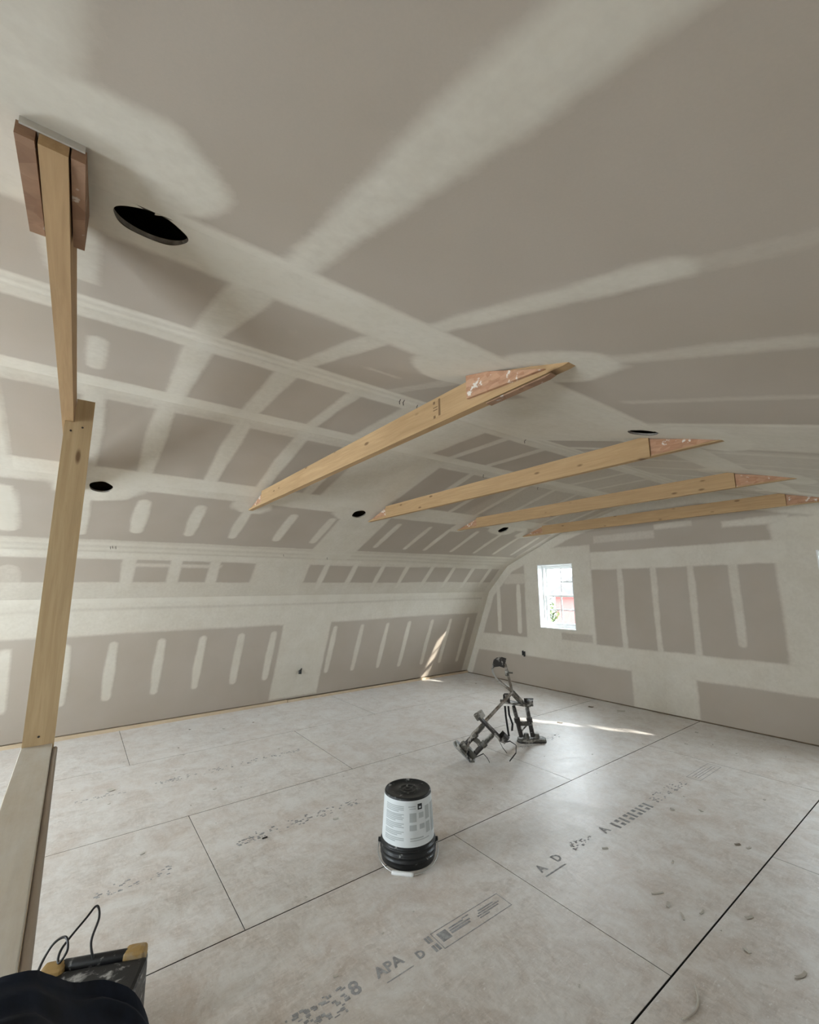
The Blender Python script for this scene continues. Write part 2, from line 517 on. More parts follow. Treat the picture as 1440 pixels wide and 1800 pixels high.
def paint_T(P):
    P.band(-0.1, 0.135, 0.97, 0.012)
    P.band(0.70, 0.9, 0.97, 0.012)
    for y in (-1.68, -1.27, -0.86, -0.45): P.strip(y, 0.0, 0.8, 0.10)
    P.strip(-0.035, 0.22, 0.56, 0.085, 0.85)
    P.strip(0.332, 0.0, 0.9, 0.118, 0.85); P.strip(0.730, 0.0, 0.9, 0.115, 0.85); P.strip(1.122, 0.0, 0.9, 0.085, 0.85)
    P.rect(1.43, 2.15, 0.0, 0.9, 0.88)
    P.rect(3.30, 5.5, 0.0, 1.2, 0.45, 0.06)
    for y in (2.36, 2.78, 3.20, 3.61, 4.03, 4.44, 4.84, 5.24): P.strip(y, 0.0, 0.9, 0.075, 0.85)
    P.rect(5.42, 5.7, 0.0, 1.3, 0.95)

def paint_D(P):
    P.band(-0.1, 0.20, 0.97, 0.016, 0.0, 0.28)
    P.band(0.815, 1.2, 0.98, 0.03)
    for y in (-1.68, -1.27, -0.86, -0.45): P.strip(y, 0.1, 1.0, 0.10)
    P.rect(-0.16, -0.035, 0.36, 1.1, 0.8)
    P.strip(0.315, 0.0, 1.0, 0.125, 0.85); P.strip(0.725, 0.0, 0.9, 0.095, 0.85)
    P.strip(1.20, 0.1, 0.9, 0.08, 0.5)
    P.blob(1.12, 0.80, 0.20, 0.17); P.blob(0.98, 0.46, 0.08, 0.02, 0.7)
    P.rect(1.50, 2.50, 0.0, 1.2, 0.88)
    P.rect(2.90, 5.5, 0.0, 1.2, 0.50, 0.06)
    for y in (2.78, 3.20, 3.61, 4.03, 4.44, 4.84, 5.24): P.strip(y, 0.0, 1.0, 0.08, 0.85)
    for y in (2.41, 3.68, 4.92): P.blob(y, 0.85, 0.2, 0.16)
    P.rect(5.42, 5.7, 0.0, 1.3, 0.95)

def paint_E(P):
    P.band(-0.1, 0.055, 0.98, 0.016)
    P.rect(-0.60, -0.052, 0.0, 1.3, 0.85, 0.03)
    P.blob(-0.06, 0.14, 0.21, 0.20, 0.92)
    P.strip(0.336, -0.1, 1.3, 0.092, 0.88, 0.02, -0.014)
    P.strip(0.770, 0.0, 0.74, 0.082, 0.85, 0.016, 0.006); P.strip(0.785, 0.5, 1.12, 0.055, 0.35)
    P.strip(1.195, 0.0, 1.2, 0.085, 0.62, 0.025, 0.02)
    P.blob(1.20, 0.16, 0.16, 0.25, 0.88)
    P.strip(1.655, 0.14, 0.95, 0.055, 0.55, 0.025)
    P.rect(2.05, 2.66, 0.0, 1.3, 0.80, 0.05)
    P.strip(2.07, 0.1, 1.0, 0.06, 0.95)
    P.rect(2.70, 5.5, 0.0, 1.3, 0.55, 0.06)
    for y in (2.80, 3.21, 3.61, 4.03, 4.44, 4.84, 5.24): P.strip(y, 0.0, 1.1, 0.10, 0.75, 0.03)
    for y in (2.41, 3.68, 4.92): P.blob(y, 0.15, 0.3, 0.2)
    for y in (-1.68, -1.27, -0.86): P.strip(y, 0.1, 1.0, 0.10)
    P.rect(5.35, 5.7, 0.0, 1.3, 0.95)

def paint_plain(P):
    P.band(-0.1, 0.12, 0.95); P.band(1.12, 1.5, 0.9)
    for y in J: P.strip(y, 0.15, 1.0, 0.09)

def paint_gable(P):          # u = x, v = z on the far wall
    P.rect(-5.9, 1.3, 0.425, 0.70, 0.92, 0.016)
    P.rect(-3.32, -1.22, 1.675, 1.91, 0.95, 0.014)
    P.rect(-2.885, -2.16, 0.0, 0.6, 0.90)
    for x in (-2.925, -2.51, -2.105): P.strip(x, 0.6, 1.8, 0.072, 0.80)
    P.strip(-1.69, 0.82, 1.8, 0.095, 0.80)
    P.rect(-1.33, -0.10, 0.55, 2.02, 0.88, 0.025)       # around the right window
    P.rect(-4.45, -3.315, 0.55, 2.02, 0.88, 0.02)       # around the left window
    P.bare(-3.84, -3.37, 0.715, 0.81, 0.25)
    P.strip(-4.99, 0.74, 1.50, 0.085); P.strip(-4.575, 0.74, 1.50, 0.085)
    P.rect(-2.45, -2.03, 2.13, 2.20, 0.7); P.rect(-3.25, -2.45, 2.03, 2.13, 0.55)
    P.rect(-1.745, -1.17, 2.075, 2.15, 0.85); P.blob(-1.0, 2.02, 0.28, 0.12)
    for a, b in zip(PROF[:-1], PROF[1:]):                # corner tape along the slopes
        ax, az = a; bx, bz = b
        ex, ez = bx - ax, bz - az; L2 = ex * ex + ez * ez
        t = np.clip(((P.U - ax) * ex + (P.V - az) * ez) / L2, 0, 1)
        d = np.hypot(P.U - ax - t * ex, P.V - az - t * ez) - 0.125
        P._put(d, 0.018, 0.88)
    P.rect(-4.85, -4.4, 1.50, 1.66, 0.6)

# ------------------------------------------------------------------ drywall sheets
def grid_sheet(name, origin, eu, ev, nrm, u0, u1, v0, v1, step, paint, parent, holes=(), cuts=(), clip=None, thick=0.013, relief=0.0016):
    """one drywall sheet as a fine grid; nrm points into the room. holes = (u, v, r) round cutouts,
    cuts = (u0, u1, v0, v1) rectangular openings that the grid lines are fitted to"""
    def axis(a, b, extra):
        pts = sorted({a, b, *[e for e in extra if a < e < b]})
        out = []
        for p, q in zip(pts[:-1], pts[1:]):
            n = max(1, int(round((q - p) / step)))
            out.append(np.linspace(p, q, n + 1)[:-1])
        out.append(np.array([b])); return np.concatenate(out)
    us = axis(u0, u1, [c for k in cuts for c in k[:2]]); vs = axis(v0, v1, [c for k in cuts for c in k[2:]])
    nu, nv = len(us), len(vs)
    U, V = np.meshgrid(us, vs, indexing='ij')
    P = Paint(U, V); paint(P)
    mud = np.clip(P.m, 0, 1)
    for hu, hv, hr in holes:
        du, dv = U - hu, V - hv; r = np.hypot(du, dv)
        s = np.abs(r - hr) < step * 0.72
        rr = np.where(r < 1e-6, 1, r)
        jag = hr * (1 + 0.03 * np.sin(5 * np.arctan2(dv, du) + hu * 9))
        U = np.where(s, hu + du / rr * jag, U); V = np.where(s, hv + dv / rr * jag, V)
    o = np.array(origin, float); eu = np.array(eu, float); ev = np.array(ev, float); nrm = np.array(nrm, float)
    edge = np.minimum(np.minimum(U - u0, u1 - U), np.minimum(V - v0, v1 - V))
    h = relief * mud + 0.0010 * vn(U, V, 1.3, 5)
    h = h * np.clip(edge / 0.03, 0.3, 1)
    co = o + U[..., None] * eu + V[..., None] * ev + h[..., None] * nrm
    idx = np.arange(nu * nv).reshape(nu, nv)
    q = np.stack([idx[:-1, :-1], idx[1:, :-1], idx[1:, 1:], idx[:-1, 1:]], -1).reshape(-1, 4)
    uc = (U[:-1, :-1] + U[1:, :-1] + U[1:, 1:] + U[:-1, 1:]).reshape(-1) / 4
    vc = (V[:-1, :-1] + V[1:, :-1] + V[1:, 1:] + V[:-1, 1:]).reshape(-1) / 4
    keep = np.ones(len(q), bool)
    for hu, hv, hr in holes: keep &= np.hypot(uc - hu, vc - hv) > hr * 0.985
    for a, b, c, d in cuts: keep &= ~((uc > a) & (uc < b) & (vc > c) & (vc < d))
    if clip is not None: keep &= clip(uc, vc)
    q = q[keep]
    if np.dot(np.cross(eu, ev), nrm) < 0: q = q[:, ::-1]
    me = bpy.data.meshes.new(name)
    me.vertices.add(nu * nv); me.vertices.foreach_set('co', co.reshape(-1).astype(np.float32))
    me.loops.add(q.size); me.loops.foreach_set('vertex_index', q.reshape(-1).astype(np.int32))
    me.polygons.add(len(q)); me.polygons.foreach_set('loop_start', np.arange(0, q.size, 4, dtype=np.int32))
    me.polygons.foreach_set('use_smooth', np.ones(len(q), bool))
    at = me.attributes.new('mud', 'FLOAT', 'POINT'); at.data.foreach_set('value', mud.reshape(-1).astype(np.float32))
    me.update(calc_edges=True); me.validate()
    ob = link(name, me, M['drywall'], parent)
    return ob

# ------------------------------------------------------------------ shell of the attic
def offset_prof(d):
    out = []
    for i, p in enumerate(PROF):
        ns = []
        for a, b in ((i - 1, i), (i, i + 1)):
            if a < 0 or b >= len(PROF): continue
            ex, ez = PROF[b][0] - PROF[a][0], PROF[b][1] - PROF[a][1]
            L = math.hypot(ex, ez); ns.append((-ez / L, ex / L))
        nx = sum(n[0] for n in ns); nz = sum(n[1] for n in ns); L = math.hypot(nx, nz)
        c = sum(nx / L * n[0] + nz / L * n[1] for n in ns) / len(ns)
        out.append((p[0] + nx / L * d / c, p[1] + nz / L * d / c))
    out[0] = (out[0][0], -0.02); out[-1] = (out[-1][0], -0.02)
    return out
OUT = offset_prof(0.17); OUT2 = offset_prof(0.20)
def shell(name, i0, i1):
    m = MB()
    for i in range(i0, i1):
        m.prism([OUT[i], OUT[i + 1], OUT2[i + 1], OUT2[i]], 'y', YN - 0.35, YF + 0.35)
    return tag(m.build(name, M['shell']), kind='structure')
wall_left = shell('wall_left', 0, 1)
ceiling = shell('ceiling', 1, 8)
wall_right = shell('wall_right', 8, 9)

def facet(i):
    a, b = PROF[i], PROF[i + 1]
    ex, ez = b[0] - a[0], b[1] - a[1]; L = math.hypot(ex, ez); ex /= L; ez /= L
    return (a[0], 0, a[1]), (0, 1, 0), (ex, 0, ez), (ez, 0, -ex), L

HOLE_R = 0.070
HOLES = {3 - 1: [(0.07, 1.045, HOLE_R), (2.215, 1.05, HOLE_R), (4.39, 1.045, HOLE_R)],
         5: [(0.055, 0.958, HOLE_R), (2.26, 0.955, HOLE_R)]}
SHEETS = {0: (wall_left, paint_wall, [YN, -0.04, 2.40, 4.84, YF], 0.0125),
          1: (ceiling, paint_A, [YN, -0.58, 1.86, 4.30, YF], 0.0125),
          2: (ceiling, paint_B, [YN, -0.10, 2.34, 4.78, YF], 0.0125),
          3: (ceiling, paint_K, [YN, -0.40, 2.04, 4.48, YF], 0.0125),
          4: (ceiling, paint_T, [YN, -0.61, 1.83, 4.27, YF], 0.0125),
          5: (ceiling, paint_D, [YN, -0.44, 2.00, 4.44, YF], 0.011),
          6: (ceiling, paint_E, [YN, -0.30, 2.14, 4.58, YF], 0.0125),
          7: (ceiling, paint_plain, [YN, -0.2, 2.24, 4.68, YF], 0.03),
          8: (wall_right, paint_plain, [YN, 0.1, 2.5, YF], 0.04)}
for i, (par, pf, ys, st) in SHEETS.items():
    o_, eu, ev, nr, L = facet(i)
    vs = [0.045, 1.22, L] if i == 0 else ([0.0, L - 0.04] if i == 8 else [0.0, L])
    for y0, y1 in zip(ys[:-1], ys[1:]):
        s2 = st if y1 > 0.1 else 0.03
        for v0, v1 in zip(vs[:-1], vs[1:]):
            hs = [h for h in HOLES.get(i, []) if y0 < h[0] < y1]
            grid_sheet('drywall_sheet', o_, eu, ev, nr, y0, y1, v0, v1, s2, pf, par, hs)
    # gypsum rim of every light cutout
    for hu, hv, hr in HOLES.get(i, []):
        O = Vector(o_) + Vector(eu) * hu + Vector(ev) * hv
        B = Matrix.Translation(O) @ Matrix((Vector(eu), Vector(ev), Vector(nr))).transposed().to_4x4()
        m = MB(); n = 40; ri = []
        for zz in (0.0005, -0.010):
            ri.append([m.bm.verts.new(B @ Vector((hr * math.cos(2 * math.pi * k / n) * 1.01, hr * math.sin(2 * math.pi * k / n) * 1.01, zz))) for k in range(n)])
        for k in range(n): m.bm.faces.new((ri[0][k], ri[0][(k + 1) % n], ri[1][(k + 1) % n], ri[1][k]))
        m.build('cutout_rim', M['rim'], par)

# ------------------------------------------------------------------ far gable wall
def zprof(x):
    return np.interp(x, [p[0] for p in PROF], [p[1] for p in PROF])
def gable_shell(name, ya, yb, wins, z0, z1):
    m = MB()
    xs = [OUT2[0][0]] + [v for w in wins for v in w] + [OUT2[-1][0]]
    for k in range(0, len(xs), 2): m.box(xs[k], xs[k + 1], ya, yb, -0.4, 2.85)
    for a, b in wins:
        m.box(a, b, ya, yb, -0.4, z0); m.box(a, b, ya, yb, z1, 2.85)
    return tag(m.build(name, M['shell']), kind='structure')
wall_back = gable_shell('wall_back', YF + 0.016, YF + 0.20, WINS, WIN_Z0, WIN_Z1)
wall_front = gable_shell('wall_front', YN - 0.20, YN - 0.016, NEAR_WINS, *NEAR_Z)
cuts = [(a, b, WIN_Z0, WIN_Z1) for a, b in WINS]
clip = lambda x, z: (z < zprof(x) + 0.06) & (x > PROF[0][0] - 0.03) & (x < PROF[-1][0] + 0.03)
for x0, x1, z0, z1 in ((-5.85, -2.525, 0.012, 0.57), (-2.525, 1.2, 0.012, 0.57), (-5.85, -3.90, 0.57, 1.79),
                       (-3.90, -1.31, 0.57, 1.79), (-1.31, 1.2, 0.57, 1.79), (-5.85, -2.1, 1.79, 2.6), (-2.1, 1.2, 1.79, 2.6)):
    cc = [(max(a, x0 - 1), min(b, x1 + 1), c, d) for a, b, c, d in cuts]
    grid_sheet('drywall_sheet', (0, YF, 0), (1, 0, 0), (0, 0, 1), (0, -1, 0), x0, x1, z0, z1, 0.0125, paint_gable, wall_back, (), cc, clip)
def paint_near(P):
    P.rect(-5.9, 1.3, 0.5, 0.7, 0.9)
    for x in np.arange(-5.4, 1.0, 0.4064): P.strip(float(x), 0.7, 1.8, 0.08)
ncuts = [(a, b, *NEAR_Z) for a, b in NEAR_WINS]
for x0, x1 in ((-5.85, -2.3), (-2.3, 1.2)):
    grid_sheet('drywall_sheet', (0, YN, 0), (1, 0, 0), (0, 0, 1), (0, 1, 0), x0, x1, 0.012, 2.6, 0.04, paint_near, wall_front, (), ncuts, clip)

# ------------------------------------------------------------------ windows
def make_window(name, x0, x1, z0, z1, y, sgn):
    """double-hung white vinyl window; y = room face of the wall, sgn = outward direction"""
    Y = lambda d: y + sgn * d
    w = empty(name, ((x0 + x1) / 2, y, z0)); tag(w, kind='structure')
    inv = Matrix.Translation((-(x0 + x1) / 2, -y, -z0))
    def part(nm, m, mat, par=w):
        me = m.mesh(nm); me.transform(inv); return link(nm, me, mat, par)
    def bx(m, xa, xb, da, db, za, zb):
        m.box(xa, xb, min(Y(da), Y(db)), max(Y(da), Y(db)), za, zb); return m
    m = MB()
    t = 0.012
    bx(m, x0, x0 + t, -0.001, 0.115, z0, z1); bx(m, x1 - t, x1, -0.001, 0.115, z0, z1)
    bx(m, x0 + t, x1 - t, -0.001, 0.115, z1 - t, z1); bx(m, x0 + t, x1 - t, -0.004, 0.115, z0, z0 + t)
    part('window_return', m, M['vinyl'])
    m = MB(); f = 0.030
    a, b, c, d = x0 + t, x1 - t, z0 + t, z1 - t
    for r in ((a, a + f, c, d), (b - f, b, c, d), (a + f, b - f, d - f, d), (a + f, b - f, c, c + f)):
        bx(m, r[0], r[1], 0.10, 0.185, r[2], r[3])
    part('window_frame', m, M['vinyl'])
    zm = (c + d) / 2
    for za, zb, dd in ((c + f, zm + 0.016, 0.118), (zm - 0.016, d - f, 0.148)):
        s = 0.026; xa, xb = a + f, b - f
        m = MB()
        for r in ((xa, xa + s, za, zb), (xb - s, xb, za, zb), (xa + s, xb - s, za, za + s + 0.006), (xa + s, xb - s, zb - s, zb)):
            bx(m, r[0], r[1], dd, dd + 0.028, r[2], r[3])
        sash = part('sash', m, M['vinyl'])
        gx0, gx1, gz0, gz1 = xa + s, xb - s, za + s + 0.006, zb - s
        xm, zq = (gx0 + gx1) / 2, (gz0 + gz1) / 2
        def sub(nm, mm, mat):
            me = mm.mesh(nm); me.transform(inv); o = link(nm, me, mat, sash); return o
        sub('muntin', bx(MB(), xm - 0.011, xm + 0.011, dd + 0.008, dd + 0.02, gz0, gz1), M['vinyl'])
        sub('muntin', bx(MB(), gx0, xm - 0.011, dd + 0.008, dd + 0.02, zq - 0.011, zq + 0.011), M['vinyl'])
        sub('muntin', bx(MB(), xm + 0.011, gx1, dd + 0.008, dd + 0.02, zq - 0.011, zq + 0.011), M['vinyl'])
        for pa, pb in ((gx0, xm - 0.011), (xm + 0.011, gx1)):
            for pc, pd in ((gz0, zq - 0.011), (zq + 0.011, gz1)):
                g = MB(); vs = [g.bm.verts.new(p) for p in ((pa, Y(dd + 0.014), pc), (pb, Y(dd + 0.014), pc), (pb, Y(dd + 0.014), pd), (pa, Y(dd + 0.014), pd))]
                g.bm.faces.new(vs); sub('pane', g, M['glass'])
    return w
make_window('window_1', *WINS[0], WIN_Z0, WIN_Z1, YF, 1)
make_window('window_2', *WINS[1], WIN_Z0, WIN_Z1, YF, 1)
make_window('window_3', *NEAR_WINS[0], *NEAR_Z, YN, -1)
make_window('window_4', *NEAR_WINS[1], *NEAR_Z, YN, -1)

# ------------------------------------------------------------------ floor
m = MB(); m.box(-6.1, 1.45, YN - 0.2, YF + 0.2, -0.10, -0.019)
floor = tag(m.build('floor', M['gap']), kind='structure')
SX = [-0.9585 + 1.2192 * k for k in range(1, -5, -1)]       # 0.26, -0.96, -2.18, -3.40, -4.62, -5.84
strips = [(1.24, SX[0]), (SX[0], SX[1]), (SX[1], SX[2]), (SX[2], SX[3]), (SX[3], SX[4]), (SX[4], -5.86)]
phase = [1.9, 3.178, 1.949, 0.728, 1.949, 0.50]
gaps = {SX[1]: 0.0032, SX[2]: 0.0028, SX[3]: 0.0022}
panel_of = []
for (xa, xb), ph in zip(strips, phase):
    ys = [YN] + [y for y in (ph + 2.4384 * k for k in range(-3, 4)) if YN + 0.05 < y < YF - 0.05] + [YF]
    for y0, y1 in zip(ys[:-1], ys[1:]):
        m = MB()
        m.box(xb + gaps.get(xb, 0.002), xa - gaps.get(xa, 0.002), y0 + 0.0016, y1 - 0.0016, -0.0185, 0.0)
        o = m.bevel(0.0010, 1).build('floor_panel', M['floor'], floor)
        o.data.materials.append(M['edge'])
        for f in o.data.polygons:
            if abs(f.normal.z) < 0.5: f.material_index = 1
        panel_of.append((xb, xa, y0, y1, o))
def panel_at(x, y):
    for a, b, c, d, o in panel_of:
        if a <= x <= b and c <= y <= d: return o
    return floor

# base strip of bare lumber left showing under the left wall
m = MB()
m.prism([(-5.845, 0.0), (-5.752, 0.0), (-5.752, 0.034), (-5.80, 0.034)], 'y', YN, 2.32)
m.prism([(-5.845, 0.0), (-5.752, 0.0), (-5.752, 0.030), (-5.80, 0.030)], 'y', 2.33, YF - 0.005)
tag(m.build('baseboard_left', M['plate']), kind='structure')

# faded ink stamps on the floor panels
def text_mesh(s, size):
    cu = bpy.data.curves.new('stamp_text', 'FONT'); cu.body = s; cu.size = size; cu.align_x = 'LEFT'; cu.align_y = 'BOTTOM'
    cu.extrude = 0.0; cu.offset = 0.0022; cu.space_character = 1.02; cu.resolution_u = 2
    t = bpy.data.objects.new('stamp_text', cu); col.objects.link(t)
    me = bpy.data.meshes.new_from_object(t.evaluated_get(bpy.context.evaluated_depsgraph_get()))
    bpy.data.objects.remove(t); bpy.data.curves.remove(cu)
    return me
# stamp frame: reading direction +Y, top of the letters towards -X
STAMP = Matrix(((0, -1, 0, 0), (1, 0, 0, 0), (0, 0, 1, 0), (0, 0, 0, 1)))
def stamp_rects(x, y, rects, name='ink_stamp'):
    m = MB()
    for i, (a, b, c, d) in enumerate(rects): m.box(a, b, c, d, 0.0, 0.0004 + 0.000012 * i)
    me = m.mesh(name); me.transform(Matrix.Translation((x, y, 0.0003)) @ STAMP)
    return link(name, me, M['ink'], panel_at(x, y))
def stamp_text(x, y, s, size):
    me = text_mesh(s, size); me.transform(Matrix.Translation((x, y, 0.0006)) @ STAMP)
    return link('ink_stamp', me, M['ink'], panel_at(x, y))
def stamp_frame(x, y, w, h, t=0.0035):
    r = [(0, w, 0, t), (0, w, h - t, h), (0, t, t, h - t), (w - t, w, t, h - t)]
    return stamp_rects(x, y, r)
def worn_marks(x, y, w, h, n, seed):
    q = random.Random(seed); r = []
    for i in range(n):
        a = q.uniform(0, w); b = q.uniform(0, h); r.append((a, a + q.uniform(0.006, 0.02), b, b + q.uniform(0.004, 0.012)))
    return stamp_rects(x, y, r)
stamp_text(-1.612, 1.058, 'APA', 0.066)
stamp_rects(-1.588, 1.073, [(0, 0.126, 0, 0.004)])
stamp_text(-1.590, 1.235, 'D', 0.05)
stamp_rects(-1.585, 1.312, [(0, 0.012, 0, 0.035), (0.018, 0.03, 0, 0.035), (0, 0.01, 0.05, 0.085), (0.014, 0.026, 0.05, 0.085)])
stamp_frame(-1.576, 1.350, 0.416, 0.098)
stamp_rects(-1.576, 1.350, [(0.02, 0.07, 0.03, 0.08), (0.08, 0.19, 0.042, 0.052), (0.08, 0.20, 0.056, 0.064), (0.085, 0.17, 0.069, 0.076), (0.17, 0.21, 0.078, 0.084),
                            (0.24, 0.30, 0.030, 0.036), (0.235, 0.37, 0.042, 0.048), (0.25, 0.385, 0.054, 0.060), (0.26, 0.36, 0.066, 0.072)])
stamp_text(-1.60, 0.945, '8', 0.085)
worn_marks(-1.58, 0.70, 0.22, 0.10, 70, 5)
stamp_rects(-1.60, 2.06, [(0, 0.17, 0, 0.008)])
stamp_text(-1.62, 2.07, 'A', 0.075); stamp_text(-1.625, 2.21, 'D', 0.075)
worn_marks(-1.63, 2.38, 0.2, 0.07, 26, 8)
stamp_text(-1.612, 2.68, 'A', 0.085)
for k in range(9): stamp_rects(-1.605, 2.80 + 0.052 * k, [(0, 0.030, 0.0, 0.028), (0.0, 0.030, 0.045, 0.07)] if k % 2 else [(0, 0.022, 0, 0.07)])
worn_marks(-1.61, 3.32, 0.5, 0.08, 46, 9)
stamp_frame(-1.575, 3.92, 0.42, 0.098, 0.003)
stamp_rects(-1.575, 3.92, [(0.04, 0.38, 0.03, 0.034), (0.04, 0.38, 0.05, 0.054), (0.04, 0.3, 0.07, 0.074)])
for x, y, w, h, n, sd_ in ((-2.84, 0.95, 0.75, 0.09, 80, 2), (-2.84, 0.86, 0.10, 0.05, 14, 3), (-2.80, 0.20, 0.36, 0.08, 30, 4), (-4.03, 0.62, 1.15, 0.07, 80, 6), (-4.04, 0.12, 0.3, 0.06, 20, 7), (-2.8, 3.4, 0.6, 0.09, 40, 12), (-0.33, 3.4, 0.5, 0.09, 40, 13)):
    worn_marks(x, y, w, h, n, sd_)

# ------------------------------------------------------------------ collar ties
TB, TH, TW = 2.144, 0.116, 0.038
def ceil_x(z, left):
    ps = [(p[1], p[0]) for p in (PROF[1:5] if left else PROF[5:8][::-1])]
    return float(np.interp(z, [p[0] for p in ps], [p[1] for p in ps]))
XL_B, XL_T = ceil_x(TB, True), ceil_x(TB + TH, True)
XR_B, XR_T = ceil_x(TB, False), ceil_x(TB + TH, False)
def collar_tie(y, label, style):
    """2x6 collar tie between the two roof slopes, strand-board gussets at its ends"""
    t = empty('collar_tie', (-2.3, y, TB)); inv = Matrix.Translation((2.3, -y, -TB))
    tag(t, label, 'beam', 'collar ties under the sloped ceiling')
    def part(nm, m, mat):
        me = m.mesh(nm); me.transform(inv); return link(nm, me, mat, t)
    z0, z1 = TB, TB + TH
    xl = XL_T + 0.02
    if style == 'short':
        pts = [(xl, z0), (xl, z1), (XR_T - 0.006, z1), (-0.80, 2.172), (-0.80, z0)]
    elif style == 'full':       # the board runs into the right slope
        pts = [(xl, z0), (xl, z1), (XR_T - 0.005, z1), (XR_B - 0.004, z0 + 0.004), (XR_B - 0.03, z0)]
    else:
        pts = [(xl, z0), (xl, z1), (XR_T - 0.006, z1), (XR_T + 0.035, z1 - 0.012), (XR_T + 0.035, z0)]
    m = MB(); m.prism(pts, 'y', y - TW / 2, y + TW / 2)
    part('tie_board', m, M['tie'])
    # left end: thin lip of board and a gusset triangle behind it
    m = MB(); m.prism([(XL_B + 0.004, z0), (xl - 0.002, z0), (xl - 0.002, z0 + 0.022), (XL_B + 0.03, z0 + 0.012)], 'y', y - TW / 2, y + TW / 2)
    part('board_tip', m, M['tie'])
    m = MB(); m.prism([(XL_B + 0.035, z0 + 0.014), (xl - 0.003, z0 + 0.024), (xl - 0.003, z1 - 0.01)], 'y', y - 0.008, y + 0.008)
    part('gusset', m, M['osb'])
    if style == 'full':
        m = MB(); m.prism([(-1.145, 2.182), (-0.79, 2.156), (-1.03, 2.248), (-1.145, 2.277)], 'y', y - TW / 2 - 0.013, y - TW / 2 - 0.0005)
        part('gusset', m, M['osb'])
        m = MB(); m.prism([(-1.145, 2.182), (-0.79, 2.156), (-1.03, 2.248), (-1.145, 2.277)], 'y', y + TW / 2 + 0.0005, y + TW / 2 + 0.013)
        part('gusset', m, M['osb'])
        m = MB(); m.prism([(-1.06, 2.135), (-0.80, 2.135), (-0.775, 2.1405), (-1.06, 2.1405)], 'y', y - TW / 2 + 0.004, y + TW / 2 - 0.004)
        part('shadow_gap_strip', m, M['ply'])  # brown strip drawn as the shadow gap along the board's lower edge
    elif style == 'cut':
        m = MB(); m.prism([(XR_T + 0.037, z0 + 0.006), (XR_T + 0.037, z1 - 0.016), (XR_B - 0.012, z0 + 0.009)], 'y', y - 0.011, y + 0.011)
        part('gusset', m, M['osb'])
        m = MB(); m.prism([(XR_T + 0.037, z0), (XR_T + 0.037, z0 + 0.005), (XR_B - 0.014, z0 + 0.006), (XR_B - 0.006, z0)], 'y', y - TW / 2 + 0.002, y + TW / 2 - 0.002)
        part('board_tip', m, M['tie'])
    return t, part
t1, p1 = collar_tie(1.172, 'wooden collar tie with a red-brown gusset board nailed on its right end', 'full')
m = MB()
for a, b, c, d in ((0, 0.028, 0.0, 0.004), (0, 0.028, 0.012, 0.016), (0.034, 0.046, -0.03, 0.045), (0.0, 0.012, 0.03, 0.042), (0.002, 0.014, -0.034, -0.022)):
    m.box(-1.36 + a, -1.36 + b, 1.172 - TW / 2 - 0.0006, 1.172 - TW / 2 + 0.0005, 2.205 + c, 2.205 + d)
p1('grade_stamp', m, mat_plain('stamp_brown', (0.20, 0.12, 0.06), 0.8))
collar_tie(2.412, 'wooden collar tie with a round light cutout just above its right end', 'cut')
collar_tie(3.690, 'wooden collar tie second from the gable wall, between two others', 'cut')
collar_tie(4.930, 'wooden collar tie closest to the gable wall and its white window', 'cut')
# the tie right above the guard rail, seen end on from below
t0, p0 = collar_tie(-0.096, 'wooden collar tie seen lengthwise from below, resting on the notched post', 'short')
m = MB(); m.box(-0.7995, -0.796, -0.096 - TW / 2 - 0.024, -0.096 + TW / 2 + 0.020, 2.163, 2.177)
p0('plaster_smear', m, M['gypsum'])
for ya, yb in ((-0.096 - TW / 2 - 0.028, -0.096 - TW / 2 - 0.004), (-0.096 + TW / 2 + 0.003, -0.096 + TW / 2 + 0.022)):
    m = MB(); m.prism([(-1.06, 2.165), (-0.80, 2.145), (-0.80, 2.168), (-1.0, 2.235), (-1.06, 2.25)], 'y', ya, yb)
    p0('gusset', m, M['ply'])

# ------------------------------------------------------------------ notched post and guard rail
PX0, PX1 = -2.238, -2.200
m = MB()
m.prism([(-0.1045, 0.0), (-0.0125, 0.0), (-0.0125, 2.245), (-0.0735, 2.245), (-0.0735, 2.1435), (-0.1045, 2.1435)], 'x', PX0, PX1)
post = tag(m.build('support_post', M['post']), 'notched upright wooden post under the collar tie at the left', 'post')
M['nail'] = mat_plain('dark_nail', (0.06, 0.05, 0.045), 0.5, 0.5, 0.6)
for y, z in ((-0.082, 2.105), (-0.045, 2.125), (-0.06, 0.93)):
    MB().tube([(PX1 - 0.002, y, z), (PX1 + 0.002, y, z)], 0.004, 8).build('nail', M['nail'], post)
m = MB(); m.box(PX1 + 0.0006, -0.20, -0.106, -0.017, 0.862, 0.900)
rail = tag(m.bevel(0.002, 1).build('guard_rail', M['rail']), 'dusty flat wooden guard rail running from the post towards the camera', 'rail')
m = MB(); m.tube([(PX1 + 0.02, -0.0085, 0.884), (-1.6, -0.008, 0.884), (-0.9, -0.0075, 0.885), (-0.21, -0.0085, 0.884)], 0.0085, 10)
m.build('edge_strip', M['strip'], rail, True)
m = MB(); m.box(-0.29, -0.252, -0.102, -0.022, 0.0, 0.8615)
tag(m.build('rail_post', M['post']), 'short wooden post holding up the near end of the guard rail', 'post')

